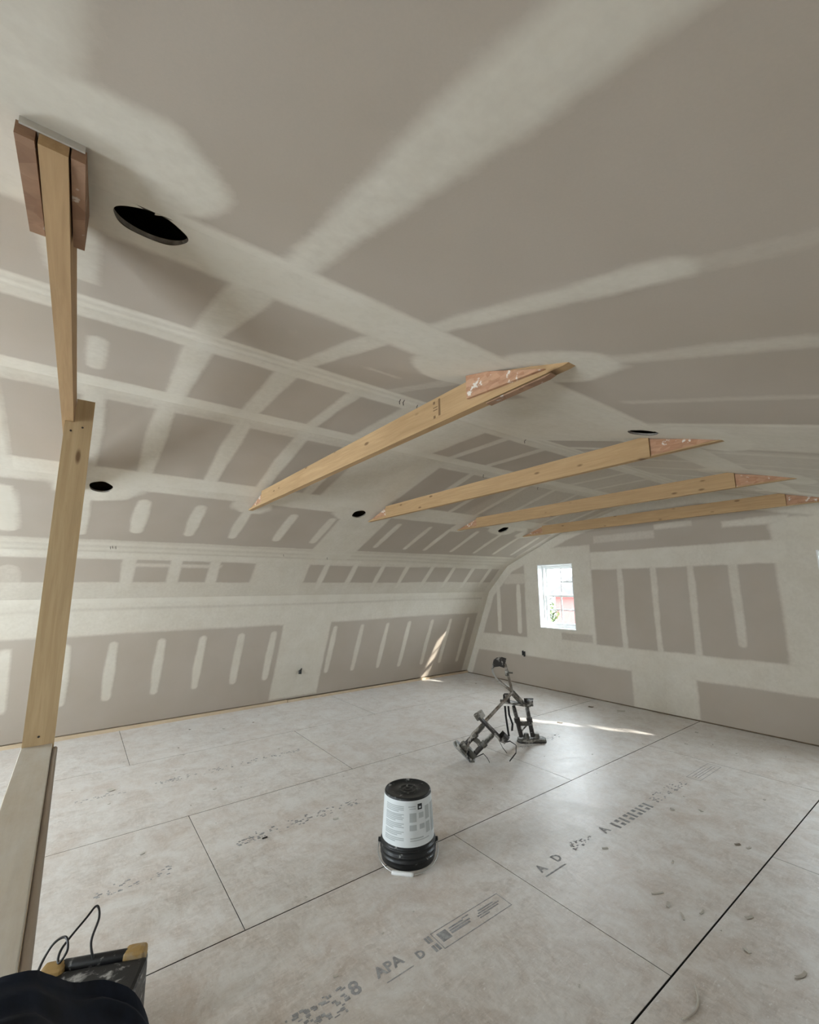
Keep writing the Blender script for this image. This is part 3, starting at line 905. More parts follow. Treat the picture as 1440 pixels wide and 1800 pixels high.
# ------------------------------------------------------------------ upturned bucket
BX, BY = -2.185, 1.615
bk = empty('bucket', (BX, BY, 0)); tag(bk, 'upturned white-labelled black plastic bucket on the plywood floor', 'bucket')
M['pail'] = mat_splat('pail_black', (0.014, 0.015, 0.016), (0.42, 0.42, 0.40), 0.8, 34, 0.38, 0.0, (0.62, 0.69))
M['paper'] = mat_plain('label_white', (0.70, 0.735, 0.75), 0.5, 0.4, 0, 0.03)
M['print'] = mat_plain('label_grey', (0.44, 0.475, 0.485), 0.55, 0.3, 0, 0.06)
H = 0.338
MB().lathe([(0.0, 0.012), (0.13, 0.012), (0.139, 0.0), (0.147, 0.0), (0.1495, 0.012), (0.1495, 0.030), (0.154, 0.032), (0.154, 0.036), (0.1500, 0.038), (0.1500, 0.056), (0.1560, 0.058), (0.1560, 0.063), (0.1490, 0.066), (0.149, 0.083), (0.153, 0.086), (0.153, 0.090), (0.146, 0.092), (0.1445, 0.10),
            (0.1300, H - 0.006), (0.127, H), (0.121, H), (0.118, H - 0.007), (0.055, H - 0.006), (0.050, H - 0.002), (0.044, H - 0.002), (0.040, H - 0.006), (0.026, H - 0.006), (0.022, H - 0.002), (0.014, H - 0.002), (0.010, H - 0.006), (0.0, H - 0.006)], 64).build('pail', M['pail'], bk, True)
def wrap(name, mat, a0, a1, z0, z1, off, n=None, par=None):
    """curved print on the tapering side of the pail; angles seen from above"""
    R = lambda z: 0.1445 + (0.1300 - 0.1445) * (z - 0.10) / (H - 0.106) + off
    n = n or max(2, int(abs(a1 - a0) / 0.08))
    m = MB(); A = []; B = []
    for k in range(n + 1):
        a = a0 + (a1 - a0) * k / n
        A.append(m.bm.verts.new((R(z0) * math.cos(a), R(z0) * math.sin(a), z0))); B.append(m.bm.verts.new((R(z1) * math.cos(a), R(z1) * math.sin(a), z1)))
    for k in range(n): m.bm.faces.new((A[k], A[k + 1], B[k + 1], B[k]))
    return m.build(name, mat, par or bk, True)
lab = wrap('label', M['paper'], 0, 2 * math.pi, 0.108, H - 0.012, 0.0012, 64)
fa = math.atan2(-BY, -BX)      # direction from the bucket to the camera
def pr(u0, u1, z0, z1, mat='print'):   # u to the right as the camera sees it
    return wrap('label_print', M[mat], fa + u0, fa + u1, z0, z1, 0.0022, None, lab)
q = random.Random(4)
for z, w in ((0.300, 1), (0.292, 1), (0.284, 1), (0.276, 0.75), (0.262, 1), (0.255, 0.9), (0.247, 1), (0.239, 0.95), (0.231, 0.6), (0.218, 1), (0.210, 0.9), (0.202, 1), (0.194, 0.5), (0.180, 1), (0.172, 0.9), (0.164, 0.7), (0.150, 1), (0.142, 1), (0.134, 0.6)):
    pr(-1.02, -1.02 + 0.86 * w, z - 0.0028, z + 0.0022)
pr(0.02, 0.32, 0.296, 0.301); pr(0.06, 0.32, 0.286, 0.290)
M['inkblack'] = mat_plain('label_black', (0.02, 0.022, 0.025), 0.5)
pr(0.40, 0.60, 0.281, 0.309, 'inkblack'); wrap('label_print', M['paper'], fa + 0.455, fa + 0.545, 0.288, 0.297, 0.0030, None, lab)
for a, b, c, d in ((0.06, 0.34, 0.225, 0.268), (0.44, 0.66, 0.240, 0.266), (0.74, 0.98, 0.225, 0.290), (0.06, 0.34, 0.185, 0.212), (0.46, 0.68, 0.188, 0.212), (0.76, 0.98, 0.16, 0.212), (0.08, 0.62, 0.146, 0.152), (0.08, 0.9, 0.136, 0.141), (1.1, 1.5, 0.15, 0.29)):
    pr(a, b, c, d)
# wire bail with its white grip resting on the floor
pts = []
for k in range(25):
    t = -1 + 2 * k / 24
    a = fa + t * 1.62
    r = 0.160 + 0.030 * (1 - t * t)
    z = 0.006 + 0.068 * abs(t) ** 2.2
    pts.append((r * math.cos(a), r * math.sin(a), z))
MB().tube(pts, 0.0026, 6).build('bail', mat_plain('galvanised_wire', (0.55, 0.56, 0.56), 0.35, 0.5, 0.8), bk, True)
g0, g1 = Vector(pts[9]), Vector(pts[13])
MB().tube([g0 + (g1 - g0) * t for t in (-0.12, 0.0, 0.3, 0.6, 0.9, 1.02)], [0.0085, 0.0105, 0.0105, 0.0105, 0.0105, 0.0085], 10).build('bail_grip', M['vinyl'], bk, True)
for s in (-1, 1):
    a = fa + s * 1.62
    MB().tube([(0.150 * math.cos(a), 0.150 * math.sin(a), 0.074), (0.166 * math.cos(a), 0.166 * math.sin(a), 0.074)], 0.012, 10).build('bail_ear', M['pail'], bk)

# ------------------------------------------------------------------ drywall stilts
M['st_metal'] = mat_splat('stilt_metal', (0.115, 0.108, 0.092), (0.46, 0.44, 0.40), 0.85, 17, 0.6, 0.25, (0.50, 0.58))
M['st_dark'] = mat_splat('stilt_dark', (0.035, 0.030, 0.027), (0.42, 0.40, 0.365), 0.8, 15, 0.65, 0.0, (0.55, 0.62))
M['st_tube'] = mat_splat('stilt_tube', (0.155, 0.125, 0.098), (0.40, 0.37, 0.33), 0.7, 12, 0.5, 0.2, (0.46, 0.6))
M['strap'] = mat_plain('black_strap', (0.022, 0.021, 0.022), 0.8, 0.2)
def slab(m, a, b, upv, w, t, taper=1.0, nseg=8):
    """rounded-end flat plate from a to b"""
    a, b = Vector(a), Vector(b); B = basis((a + b) / 2, b - a, upv); L = (b - a).length / 2
    pts = []
    for k in range(nseg + 1):
        an = -math.pi / 2 + math.pi * k / nseg
        pts.append((L - w * 0.35 + w * 0.35 * math.cos(an), w / 2 * math.sin(an)))
    for k in range(nseg + 1):
        an = math.pi / 2 + math.pi * k / nseg
        pts.append((-L + w * 0.35 + w * 0.35 * math.cos(an), w / 2 * taper * math.sin(an)))
    lo = [m.bm.verts.new(B @ Vector((x, y, -t / 2))) for x, y in pts]; hi = [m.bm.verts.new(B @ Vector((x, y, t / 2))) for x, y in pts]
    m.bm.faces.new(lo[::-1]); m.bm.faces.new(hi); n = len(pts)
    for k in range(n): m.bm.faces.new((lo[k], lo[(k + 1) % n], hi[(k + 1) % n], hi[k]))
    return m
def V3(*p): return Vector(p)

s1 = empty('drywall_stilt', (-2.91, 3.60, 0)); tag(s1, 'plaster-splattered metal drywall stilt standing upright on its foot plate', 'stilt', 'drywall stilts')
def sp(root):
    inv = Matrix.Translation(-root.location)
    def part(nm, m, mat, smooth=False, par=None):
        me = m.mesh(nm); me.transform(inv); return link(nm, me, mat, par or root, smooth)
    return part
A = sp(s1)
ax = V3(0.58, 0.81, 0).normalized(); sd1 = V3(0.81, -0.58, 0).normalized()
fc = V3(-2.90, 3.62, 0)
A('foot_plate', slab(MB(), fc - ax * 0.135 + V3(0, 0, 0.022), fc + ax * 0.135 + V3(0, 0, 0.022), (0, 0, 1), 0.105, 0.022), M['st_metal'])
A('foot_sole', slab(MB(), fc - ax * 0.14 + V3(0, 0, 0.0055), fc + ax * 0.14 + V3(0, 0, 0.0055), (0, 0, 1), 0.112, 0.010), M['st_dark'])
m = MB(); m.tube([fc + ax * 0.05 + V3(0, 0, 0.034), fc + ax * 0.05 + sd1 * 0.0 + V3(0, 0, 0.075)], [0.030, 0.022], 12); m.tube([fc - ax * 0.05 + V3(0, 0, 0.034), fc - ax * 0.05 + V3(0, 0, 0.075)], [0.030, 0.022], 12)
A('ankle_mount', m, M['st_metal'])
b1, e1 = V3(-2.953, 3.535, 0.05), V3(-2.963, 3.455, 0.335)
b2, e2 = V3(-2.890, 3.625, 0.05), V3(-2.886, 3.555, 0.335)
for b, e in ((b1, e1), (b2, e2)):
    A('strut', MB().tube([b, b.lerp(e, 0.55)], 0.0205, 12), M['st_dark'])
    A('strut', MB().tube([b.lerp(e, 0.45), e], 0.0155, 12), M['st_dark'])
    c = b.lerp(e, 0.53)
    A('clamp_collar', MB().tube([c - (e - b) * 0.07, c + (e - b) * 0.07], 0.028, 10), M['st_dark'])
    m = MB(); n = 72
    m.tube([b.lerp(e, 0.58 + 0.36 * k / n) + V3(math.cos(k * 0.9), math.sin(k * 0.9), 0) * 0.0195 for k in range(n + 1)], 0.0022, 5)
    A('spring', m, M['st_metal'])
m = MB(); m.ribbon([b1.lerp(e1, 0.42), b1.lerp(e1, 0.42).lerp(b2.lerp(e2, 0.42), 0.5), b2.lerp(e2, 0.42)], (0, 0, 1), 0.04, 0.010)
A('cross_bracket', m, M['st_metal'])
m = MB(); m.ribbon([b1.lerp(e1, 0.12), b1.lerp(e1, 0.3) + V3(0.035, 0.045, 0), b2.lerp(e2, 0.48)], sd1, 0.022, 0.006)
A('cross_bracket', m, M['st_metal'])
sh0, sh1 = V3(-3.03, 3.345, 0.385), V3(-2.865, 3.585, 0.338)
A('shoe_plate', slab(MB(), sh0, sh1, (0, 0, 1), 0.105, 0.018, 0.9), M['st_metal'])
m = MB(); hp = V3(-2.875, 3.57, 0.345)
m.ribbon([hp - sd1 * 0.055 + V3(0, 0, 0.0), hp - sd1 * 0.055 + V3(0, 0, 0.045), hp + V3(0.01, 0.02, 0.055), hp + sd1 * 0.055 + V3(0, 0, 0.045), hp + sd1 * 0.055], ax, 0.055, 0.006)
A('heel_cup', m, M['st_dark'])
tp = V3(-2.995, 3.395, 0.375)
m = MB(); m.ribbon([tp - sd1 * 0.055, tp - sd1 * 0.05 + V3(0, 0, 0.05), tp + V3(0, 0, 0.075), tp + sd1 * 0.05 + V3(0, 0, 0.05), tp + sd1 * 0.055], ax, 0.04, 0.005)
A('toe_strap', m, M['st_dark'])
jn1 = V3(-2.945, 3.43, 0.458)
A('leg_tube', MB().tube([V3(-2.895, 3.53, 0.35), jn1, V3(-2.945, 3.385, 0.60), V3(-2.95, 3.345, 0.735)], 0.0125, 10), M['st_tube'], True)
A('knee_bracket', slab(MB(), V3(-2.905, 3.515, 0.36), V3(-2.955, 3.42, 0.475), sd1, 0.05, 0.026), M['st_metal'])
cf = V3(-2.965, 3.275, 0.715)
m = MB(); m.ribbon([V3(-2.948, 3.345, 0.745) + V3(0, 0, -0.005), V3(-2.975, 3.31, 0.755), V3(-3.005, 3.275, 0.748), V3(-3.022, 3.250, 0.728)], (0.1, 0.25, 0.9), 0.09, 0.010)
A('calf_cuff', m, M['st_dark'])
m = MB(); m.ribbon([V3(-3.022, 3.250, 0.715), V3(-3.030, 3.255, 0.66), V3(-3.022, 3.285, 0.605), V3(-3.008, 3.31, 0.58)], (0.6, 0.8, 0.1), 0.016, 0.003)
A('calf_strap', m, mat_plain('dusty_strap', (0.40, 0.385, 0.36), 0.85))
A('brace_rod', MB().tube([V3(-3.012, 3.305, 0.582), V3(-2.955, 3.41, 0.487), jn1], 0.0145, 8), M['st_tube'], True)
m = MB(); m.tube([V3(-2.928, 3.362, 0.655), V3(-2.905, 3.395, 0.652)], 0.008, 8); m.tube([V3(-2.950, 3.37, 0.625), V3(-2.948, 3.36, 0.675)], 0.019, 8)
A('tube_clamp', m, M['st_metal'])
for off, ln in ((0.0, 0.27), (0.022, 0.22)):
    p = V3(-3.0 + off, 3.375 + off, 0.34)
    m = MB(); m.ribbon([p, p + V3(0.004, 0.003, -ln * 0.35), p + V3(0.012 + off, 0.01, -ln * 0.7), p + V3(0.016, 0.02, -ln)], ax, 0.018, 0.003)
    A('strap', m, M['strap'])

s2 = empty('drywall_stilt', (-2.95, 2.80, 0)); tag(s2, 'plaster-splattered metal drywall stilt tipped over and leaning on the upright one', 'stilt', 'drywall stilts')
A = sp(s2)
d2 = (V3(-2.80, 2.955, 0.235) - V3(-2.925, 2.835, 0.06)).normalized()      # strut direction
w2 = V3(0.62, 0.72, -0.32).normalized(); n2 = d2.cross(w2).normalized(); w2 = n2.cross(d2).normalized()
ft = V3(-2.955, 2.805, 0.062)
A('foot_plate', slab(MB(), ft - w2 * 0.125, ft + w2 * 0.115, d2, 0.10, 0.020), M['st_metal'])
A('foot_sole', slab(MB(), ft - w2 * 0.13 - d2 * 0.016, ft + w2 * 0.12 - d2 * 0.016, d2, 0.106, 0.010), mat_splat('grey_sole', (0.30, 0.30, 0.29), (0.55, 0.54, 0.51), 0.7, 14))
c1_, c2_ = ft - w2 * 0.045 + d2 * 0.02, ft + w2 * 0.06 + d2 * 0.02
for b in (c1_, c2_):
    e = b + d2 * 0.27
    A('strut', MB().tube([b, b.lerp(e, 0.55)], 0.0215, 12), M['st_dark'])
    A('strut', MB().tube([b.lerp(e, 0.45), e], 0.0125, 12), M['st_metal'])
    c = b.lerp(e, 0.52)
    A('clamp_collar', MB().tube([c - d2 * 0.018, c + d2 * 0.018], 0.029, 10), M['st_metal'])
    m = MB(); n = 66
    m.tube([b.lerp(e, 0.57 + 0.36 * k / n) + w2 * 0.0195 * math.cos(k * 0.9) + n2 * 0.0195 * math.sin(k * 0.9) for k in range(n + 1)], 0.0022, 5)
    A('spring', m, M['st_metal'])
m = MB(); m.ribbon([c1_ + d2 * 0.11, (c1_ + c2_) / 2 + d2 * 0.12, c2_ + d2 * 0.11], d2, 0.04, 0.010)
A('cross_bracket', m, M['st_metal'])
A('ankle_mount', slab(MB(), ft - w2 * 0.08 + d2 * 0.03, ft + w2 * 0.08 + d2 * 0.03, n2, 0.05, 0.055), M['st_metal'])
sh = (c1_ + c2_) / 2 + d2 * 0.275
A('shoe_plate', slab(MB(), sh - w2 * 0.14, sh + w2 * 0.15, d2, 0.10, 0.018, 0.9), M['st_dark'])
A('ankle_block', slab(MB(), sh - w2 * 0.145 - d2 * 0.03, sh - w2 * 0.125 + d2 * 0.055, w2, 0.055, 0.05), M['st_metal'])
hb = sh + w2 * 0.13
m = MB(); m.ribbon([hb - n2 * 0.05, hb - n2 * 0.05 + d2 * 0.05, hb + d2 * 0.06 + w2 * 0.012, hb + n2 * 0.05 + d2 * 0.05, hb + n2 * 0.05], w2, 0.05, 0.006)
A('heel_cup', m, M['st_dark'])
A('leg_tube', MB().tube([V3(-2.935, 2.80, 0.085), V3(-2.928, 2.815, 0.155), V3(-2.895, 2.845, 0.22), V3(-2.858, 2.895, 0.275), V3(-2.868, 2.985, 0.315), V3(-2.925, 3.36, 0.452), V3(-2.934, 3.408, 0.470)], 0.0145, 10), M['st_tube'], True)
m = MB()
m.ribbon([hb + w2 * 0.02 - n2 * 0.03, hb + V3(0.05, 0.05, -0.01), hb + V3(0.085, 0.085, -0.04), hb + V3(0.085, 0.08, -0.10), hb + V3(0.05, 0.035, -0.165)], n2, 0.018, 0.003)
A('strap', m, M['strap'])
m = MB(); m.ribbon([sh + w2 * 0.06 - d2 * 0.005, sh + V3(0.055, 0.05, -0.10), sh + V3(0.072, 0.068, -0.15), sh + V3(0.098, 0.088, -0.19)], n2, 0.016, 0.003)
A('strap', m, M['strap'])
m = MB(); m.ribbon([ft + w2 * 0.08 + d2 * 0.02, ft + V3(0.11, 0.10, 0.0), ft + V3(0.14, 0.115, -0.03), ft + V3(0.16, 0.12, -0.060)], n2, 0.014, 0.003)
A('strap', m, M['strap'])
m = MB(); m.ribbon([ft + d2 * 0.035 - n2 * 0.03, ft + V3(0.02, 0.0, 0.0) - n2 * 0.035, ft + V3(0.035, 0.01, -0.055) - n2 * 0.03], w2, 0.016, 0.003)
A('strap', m, M['strap'])

# ------------------------------------------------------------------ black work case with yellow corners, its cable, and a dark jacket
wx = V3(0.40, 0.917, 0).normalized()
tb = empty('tool_case', (-1.905, 0.160, 0), math.atan2(wx.y, wx.x))
tag(tb, 'black plaster-splattered tool case with yellow corner pads on the floor', 'tool case')
M['yellow'] = mat_splat('yellow_rubber', (0.34, 0.215, 0.075), (0.36, 0.28, 0.18), 0.7, 20, 0.6)
MB().box(-0.138, 0.138, -0.125, 0.080, 0.012, 0.255).bevel(0.02, 3).build('case_body', M['black'], tb)
MB().box(-0.142, 0.150, -0.132, 0.022, 0.205, 0.268).bevel(0.012, 2).build('case_front', M['black'], tb)
m = MB(); m.tube([(-0.120, 0.040, 0.250), (-0.118, 0.040, 0.262), (-0.10, 0.040, 0.268), (0.10, 0.040, 0.268), (0.118, 0.040, 0.262), (0.120, 0.040, 0.250)], 0.017, 10)
m.build('handle', M['black'], tb, True)
for x, dy, L in ((-0.125, 0.030, 0.075), (0.105, 0.046, 0.09)):
    MB().box(x - 0.034, x + 0.034, dy - 0.030, dy + 0.022, 0.240, 0.286).bevel(0.018, 3).build('corner_pad', M['yellow'], tb)
for x in (-0.11, 0.11):
    for y in (-0.095, 0.055):
        MB().box(x - 0.02, x + 0.02, y - 0.02, y + 0.02, 0.0, 0.014).build('rubber_foot', M['strap'], tb)
def smooth_path(pts, n=10):
    pts = [Vector(p) for p in pts]; out = []
    for i in range(len(pts) - 1):
        p0, p1, p2, p3 = pts[max(i - 1, 0)], pts[i], pts[i + 1], pts[min(i + 2, len(pts) - 1)]
        for k in range(n):
            t = k / n
            out.append(0.5 * ((2 * p1) + (-p0 + p2) * t + (2 * p0 - 5 * p1 + 4 * p2 - p3) * t * t + (-p0 + 3 * p1 - 3 * p2 + p3) * t ** 3))
    return out + [pts[-1]]
cab = smooth_path([(-1.93, 0.165, 0.26), (-1.965, 0.150, 0.315), (-2.04, 0.172, 0.34), (-2.085, 0.165, 0.355), (-2.07, 0.135, 0.335), (-2.02, 0.075, 0.30), (-1.975, 0.068, 0.285), (-1.975, 0.088, 0.315), (-2.02, 0.080, 0.33), (-2.03, 0.045, 0.31), (-2.01, 0.012, 0.24), (-1.95, -0.01, 0.10), (-1.90, -0.03, 0.006), (-1.80, -0.12, 0.004)])
MB().tube(cab, 0.0038, 6).build('power_cable', mat_plain('black_cable', (0.012, 0.011, 0.012), 0.45), None, True)
o = bpy.data.objects['power_cable']; tag(o, 'thin black cable looping out of the black tool case', 'cable')

def jacket():
    nu, nv = 46, 70
    prof = [(-0.155, 0.50), (-0.150, 0.66), (-0.138, 0.80), (-0.115, 0.902), (-0.055, 0.920), (0.005, 0.908), (0.060, 0.838), (0.110, 0.800), (0.148, 0.765), (0.168, 0.70), (0.178, 0.62), (0.178, 0.54), (0.165, 0.47)]
    pp = smooth_path([(p[0], p[1], 0) for p in prof], 8)
    L = [0]
    for a, b in zip(pp[:-1], pp[1:]): L.append(L[-1] + (b - a).length)
    co = np.zeros((nu, nv, 3))
    for j in range(nv):
        s = L[-1] * j / (nv - 1); k = int(np.searchsorted(L, s)); k = min(max(k, 1), len(L) - 1)
        t = (s - L[k - 1]) / max(L[k] - L[k - 1], 1e-6); p = pp[k - 1].lerp(pp[k], t)
        for i in range(nu):
            u = i / (nu - 1)
            f = float(vn(u * 2.0, s * 3.0, 3.0, 0)); f2 = float(vn(u * 3.5, s * 2.0, 6.0, 1))
            hang = min(1, abs(s - 0.46) / 0.25)
            x = -0.905 - 0.095 * float(sstep((p.x + 0.02) / 0.14)) + 0.50 * u + 0.014 * f * (1 - u) + 0.006 * math.sin(s * 9)
            y = p.x + (0.012 * f + 0.006 * f2) * hang * (1 if p.x > -0.05 else -1)
            z = p.y + 0.006 * f2 * (1 if p.y > 0.9 else 2.0) + (0.004 if p.y > 0.9 else 0)
            co[i, j] = (x, y, max(z, 0.45))
    bm = bmesh.new(); V = [[bm.verts.new(co[i, j]) for j in range(nv)] for i in range(nu)]
    for i in range(nu - 1):
        for j in range(nv - 1): bm.faces.new((V[i][j], V[i + 1][j], V[i + 1][j + 1], V[i][j + 1]))
    bmesh.ops.recalc_face_normals(bm, faces=bm.faces)
    me = bpy.data.meshes.new('jacket'); bm.to_mesh(me); bm.free()
    k = N('navy_cloth')
    nz = k.noise(k.pos(), 9, 4, 0.6)
    k.color(k.ramp(nz, [(0.35, (0.005, 0.006, 0.009)), (0.7, (0.013, 0.019, 0.034))])).rough(0.9, 0.2)
    k.bump(k.noise(k.pos(), 900, 2), 0.2, 0.0005)
    o = link('jacket', me, k.m, None, True)
    md = o.modifiers.new('thickness', 'SOLIDIFY'); md.thickness = 0.010; md.offset = -1.0
    return tag(o, 'dark navy jacket draped over the near end of the guard rail', 'jacket')
jacket()

# ------------------------------------------------------------------ black stand-ins for wire holes, and wire ends
M['cable'] = mat_plain('hole_screw_black', (0.012, 0.012, 0.012), 0.5)
M['tick'] = mat_plain('rusty_wire', (0.07, 0.055, 0.045), 0.6, 0.4, 0.4)
def on_facet(i, u, v, h=0.0):
    o_, eu, ev, nr, L = facet(i)
    return Vector(o_) + Vector(eu) * u + Vector(ev) * v + Vector(nr) * h
m = MB()  # black tubes added in place of the dark wire holes
c = on_facet(0, 2.42, 0.44)
m.tube([c + V3(-0.01, 0, 0), c + V3(0.012, 0.0, -0.008), c + V3(0.016, -0.004, -0.04)], [0.016, 0.018, 0.020], 8); m.tube([c + V3(0, 0.008, 0), c + V3(0.018, 0.010, 0.012), c + V3(0.02, 0.014, 0.03)], 0.010, 8)
tag(m.build('wire_hole_black', M['cable']), 'black stand-in for a dark wire hole in the left drywall slope', 'cable', 'wire hole stand-ins in the walls')
m = MB(); c = V3(-4.52, YF, 0.455)
m.tube([c + V3(-0.018, 0.01, 0.03), c + V3(-0.018, -0.015, 0.03), c + V3(-0.014, -0.018, -0.03)], 0.013, 8); m.tube([c + V3(0.014, 0.01, 0.02), c + V3(0.014, -0.015, 0.025), c + V3(0.012, -0.018, -0.045)], 0.012, 8)
tag(m.build('wire_hole_black', M['cable']), 'black stand-in for a dark wire hole in the gable wall below the window', 'cable', 'wire hole stand-ins in the walls')
ticks = [(5, 1.325, 0.09, 0.03), (5, 1.345, 0.10, 0.034), (5, 1.45, 0.08, 0.022), (5, 2.47, 0.03, 0.03), (3, 2.92, 1.02, 0.03), (3, 3.55, 1.03, 0.03), (3, 3.75, 1.0, 0.03), (2, 0.20, 0.12, 0.02), (2, 0.215, 0.13, 0.018), (2, 0.24, 0.125, 0.02), (2, 1.78, 0.10, 0.02), (2, 2.32, 0.07, 0.025)]
for i, u, v, L in ticks:
    a = on_facet(i, u, v, -0.004); b = on_facet(i, u + 0.003, v - L * 0.6, 0.012)
    tag(MB().tube([a, b, b + V3(0, 0.002, -L * 0.5)], 0.0022, 5).build('wire_end', M['tick']), 'thin dark wire end sticking out of a taped ceiling seam', 'wire', 'wire ends in the ceiling seams')

# ------------------------------------------------------------------ drywall scraps and crumbs on the floor
M['scrap'] = mat_plain('drywall_paper', (0.52, 0.49, 0.44), 0.9, 0.2)
M['scrapdk'] = mat_plain('brown_scrap', (0.22, 0.18, 0.14), 0.9, 0.2)
def scrap(x, y, L, w, ang, curl, mat='scrap', label=None, group='scraps on the plywood floor'):
    """a torn shaving lying on the floor, curled along its length"""
    n = 6; pts = []; L *= 0.8; w *= 0.7; curl *= 0.55
    for k in range(n + 1):
        t = k / n - 0.5
        pts.append((L * t, curl * L * (t * t * 4 - 0.3) * 0.5, 0.003 + abs(curl) * 0.02 * (t * t * 4) * 0.5 + 0.002))
    m = MB(); m.ribbon(pts, (0.1, 1, 0.12), w, 0.002)
    me = m.mesh('drywall_scrap')
    zmin = min(v.co.z for v in me.vertices)
    me.transform(Matrix.Translation((x, y, 0.0008 - zmin)) @ Matrix.Rotation(ang, 4, 'Z'))
    o = link('drywall_scrap', me, M[mat])
    return tag(o, label or 'small pale drywall crumb lying on the dusty plywood floor', 'scrap', group)
def arc_scrap(x, y, r, a0, a1, w, label):
    m = MB(); pts = [(x + r * math.cos(a0 + (a1 - a0) * k / 12), y + r * math.sin(a0 + (a1 - a0) * k / 12), 0.005) for k in range(13)]
    m.tube(pts, [w * (0.4 + 0.6 * math.sin(math.pi * (k + 0.5) / 13)) for k in range(13)], 6)
    return tag(m.build('drywall_shaving', M['scrap'], None, True), label, 'scrap', 'scraps on the plywood floor')
arc_scrap(-1.005, 1.86, 0.16, -0.45, 0.75, 0.0045, 'long curved pale shaving lying across the floor joint at lower right')
scrap(-1.20, 2.38, 0.075, 0.012, 1.05, 0.1, 'scrap', 'straight thin drywall sliver beside a short flat piece, right of the bucket')
scrap(-1.135, 2.34, 0.045, 0.02, 1.9, 0.15, 'scrap', 'short flat drywall piece touching a thin sliver, right of the bucket')
scrap(-1.06, 2.31, 0.06, 0.010, 2.2, 0.4, 'scrap', 'curled drywall shaving left of the right-hand floor joint')
scrap(-1.02, 2.41, 0.05, 0.011, 1.6, 0.2, 'scrap', 'small drywall shaving close to the right-hand floor joint')
scrap(-0.88, 2.54, 0.05, 0.018, 1.2, 0.2, 'scrap', 'pale drywall flake just right of the right-hand floor joint')
scrap(-0.66, 2.34, 0.075, 0.016, 1.3, 0.3, 'scrap', 'curled drywall strip near the right edge of the picture')
scrap(-1.11, 3.16, 0.04, 0.018, 1.0, 0.1, 'scrapdk', 'dark brown scrap beside a pale one near the right-hand joint')
scrap(-1.06, 3.17, 0.04, 0.015, 1.3, 0.2, 'scrap', 'pale scrap beside a dark brown one near the right-hand joint')
scrap(-1.55, 2.53, 0.04, 0.02, 0.9, 0.1, 'scrap', 'pale flake lying on the faded ink stamp right of the bucket')
scrap(-3.22, 5.17, 0.07, 0.05, 0.2, 0.3, 'scrapdk', 'brown crumpled scrap near the gable wall, left of two')
scrap(-2.90, 5.28, 0.11, 0.06, 0.6, 0.3, 'scrap', 'crumpled pale drywall scrap near the gable wall, right of two')
scrap(-3.08, 4.33, 0.07, 0.03, 0.4, 0.2, 'scrapdk', 'brown scrap at the tip of the sunlit streak on the floor')
scrap(-4.15, 0.34, 0.06, 0.05, 0.3, 0.2, 'scrap', 'whitish plaster chunk on the floor right of the post')
scrap(-2.77, 1.47, 0.04, 0.022, 1.2, 0.2, 'scrap', 'white paper fleck on the floor left of the bucket')
tag(MB().tube([(-2.83, 1.02, 0.004), (-2.83, 1.05, 0.004)], 0.004, 6).build('screw', M['cable']), 'small black screw lying on the floor left of the bucket', 'screw')
q = random.Random(21)
for _ in range(95):
    while True:
        x = q.uniform(-5.6, -0.2); y = q.uniform(0.1, 5.4)
        if math.hypot(x - BX, y - BY) > 0.25 and math.hypot(x + 2.9, y - 3.0) > 0.5 and math.hypot(x + 1.85, y - 0.15) > 0.4: break
    s = q.choice((0.008, 0.012, 0.016, 0.024, 0.034))
    scrap(x, y, s, s * q.uniform(0.3, 0.7), q.uniform(0, 3.1), q.uniform(0, 0.3), 'scrap' if q.random() < 0.82 else 'scrapdk',
          'small drywall crumb lying on the dusty plywood floor', 'crumbs on the plywood floor')

# ------------------------------------------------------------------ outside the windows
M['ground'] = mat_plain('grass_ground', (0.034, 0.038, 0.030), 0.95, 0.1, 0, 0.3, 0.6)
m = MB(); m.box(-80, 60, YF + 0.5, 120, -3.4, -3.2)
tag(m.build('ground', M['ground']), kind='structure')
M['siding'] = mat_plain('pale_siding', (0.040, 0.043, 0.045), 0.7)
M['rooftile'] = mat_plain('grey_shingle', (0.032, 0.030, 0.030), 0.9, 0.2, 0, 0.2, 3)
M['pane_far'] = mat_plain('far_pane', (0.05, 0.06, 0.07), 0.2)
def house(x0, x1, y0, y1, zt, wall, label):
    h = empty('house', ((x0 + x1) / 2, (y0 + y1) / 2, -3.2)); tag(h, label, 'house')
    inv = Matrix.Translation(-h.location)
    def part(nm, m, mat, par=None):
        me = m.mesh(nm); me.transform(inv); return link(nm, me, mat, par or h)
    part('wall', MB().box(x0, x1, y0, y1, -3.2, zt), wall)
    xm = (x0 + x1) / 2
    part('roof', MB().prism([(x0 - 0.4, zt), (x1 + 0.4, zt), (xm, zt + (x1 - x0) * 0.32)], 'y', y0 - 0.4, y1 + 0.4), M['rooftile'])
    for k in range(3):
        xx = x0 + (x1 - x0) * (k + 0.5) / 3
        for z in (-2.2, 0.2):
            if z + 1.3 > zt: continue
            f = part('window', MB().box(xx - 0.55, xx + 0.55, y0 - 0.06, y0 - 0.001, z, z + 1.2), M['vinyl'])
            part('pane', MB().box(xx - 0.45, xx + 0.45, y0 - 0.075, y0 - 0.061, z + 0.1, z + 1.1), M['pane_far'], f)
    return h
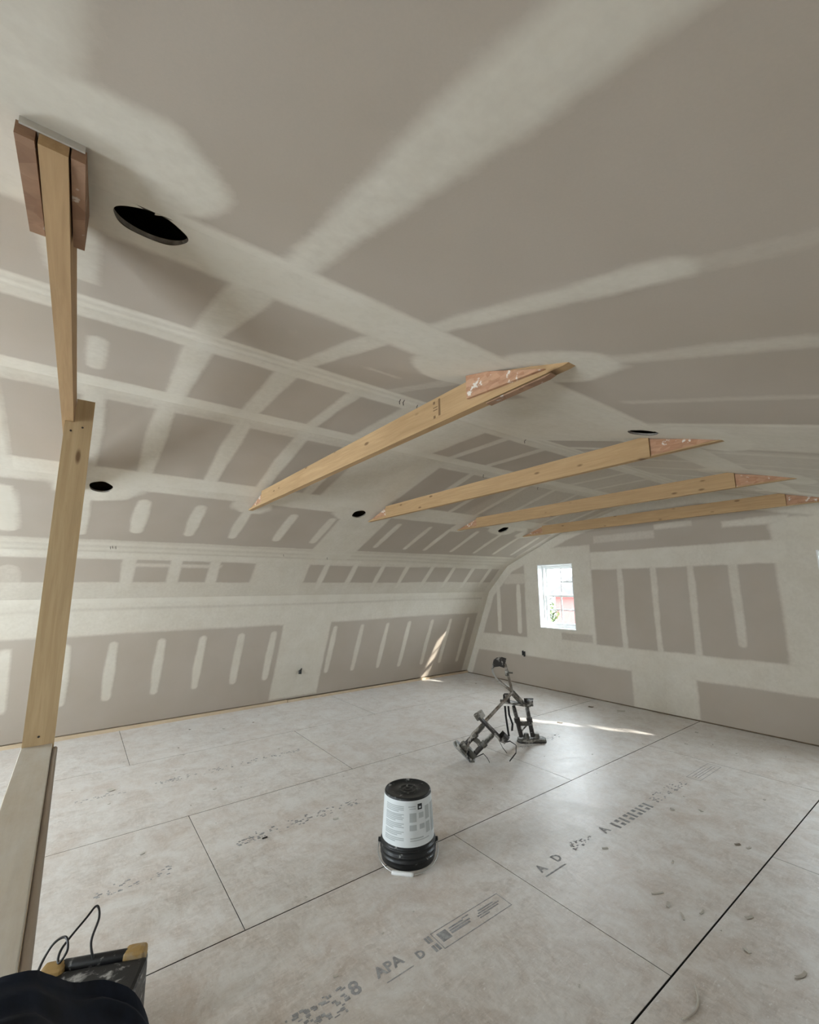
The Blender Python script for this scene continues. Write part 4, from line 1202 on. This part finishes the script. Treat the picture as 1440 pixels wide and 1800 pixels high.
house(-14.75, -6.5, 21, 29, 0.95, M['brick'], 'red brick house seen through the gable window')
house(-34, -24.5, 24, 33, 0.6, M['siding'], 'pale sided house seen through the gable window, left of the brick one')
M['leaf'] = mat_plain('pale_leaves', (0.030, 0.040, 0.014), 0.8, 0.2, 0, 0.3, 3)
M['bark'] = mat_plain('tree_bark', (0.022, 0.020, 0.018), 0.9, 0.1)
def tree(x, y, h, r, label, seed):
    q = random.Random(seed); t = empty('tree', (x, y, -3.2)); tag(t, label, 'tree', 'trees outside the gable window')
    tr = MB().tube([(0, 0, 0), (0.1, 0, h * 0.3), (0.0, 0.1, h * 0.6), (0.05, 0, h * 0.95)], [0.22, 0.17, 0.11, 0.04], 8).build('trunk', M['bark'], t, True)
    for k in range(9):
        a = q.uniform(0, 6.28); z = h * q.uniform(0.35, 0.8); L = r * q.uniform(0.6, 1.0)
        MB().tube([(0.03, 0, z), (L * 0.5 * math.cos(a), L * 0.5 * math.sin(a), z + L * 0.35), (L * math.cos(a), L * math.sin(a), z + L * 0.6)], [0.06, 0.04, 0.015], 6).build('branch', M['bark'], tr)
    m = MB()
    for k in range(900):
        a = q.uniform(0, 6.28); b = math.acos(q.uniform(-1, 1)); rr = r * q.uniform(0.4, 1) 
        p = V3(rr * math.sin(b) * math.cos(a), rr * math.sin(b) * math.sin(a), h * 0.68 + rr * 0.8 * math.cos(b))
        u = V3(q.uniform(-1, 1), q.uniform(-1, 1), q.uniform(-1, 1)).normalized(); v = u.cross(V3(0.3, 0.5, 0.8)).normalized(); s = q.uniform(0.10, 0.2)
        m.bm.faces.new([m.bm.verts.new(p + u * s * 0.6), m.bm.verts.new(p + v * s * 0.3), m.bm.verts.new(p - u * s * 0.6), m.bm.verts.new(p - v * s * 0.3)])
    o = m.build('foliage', M['leaf'], t); o['kind'] = 'stuff'
    return t
tree(-11.75, 15.5, 5.2, 0.85, 'leafy tree left of the red brick house outside the window', 1)
tree(-19.8, 19.0, 6.0, 1.9, 'leafy tree between the two houses outside the window', 2)
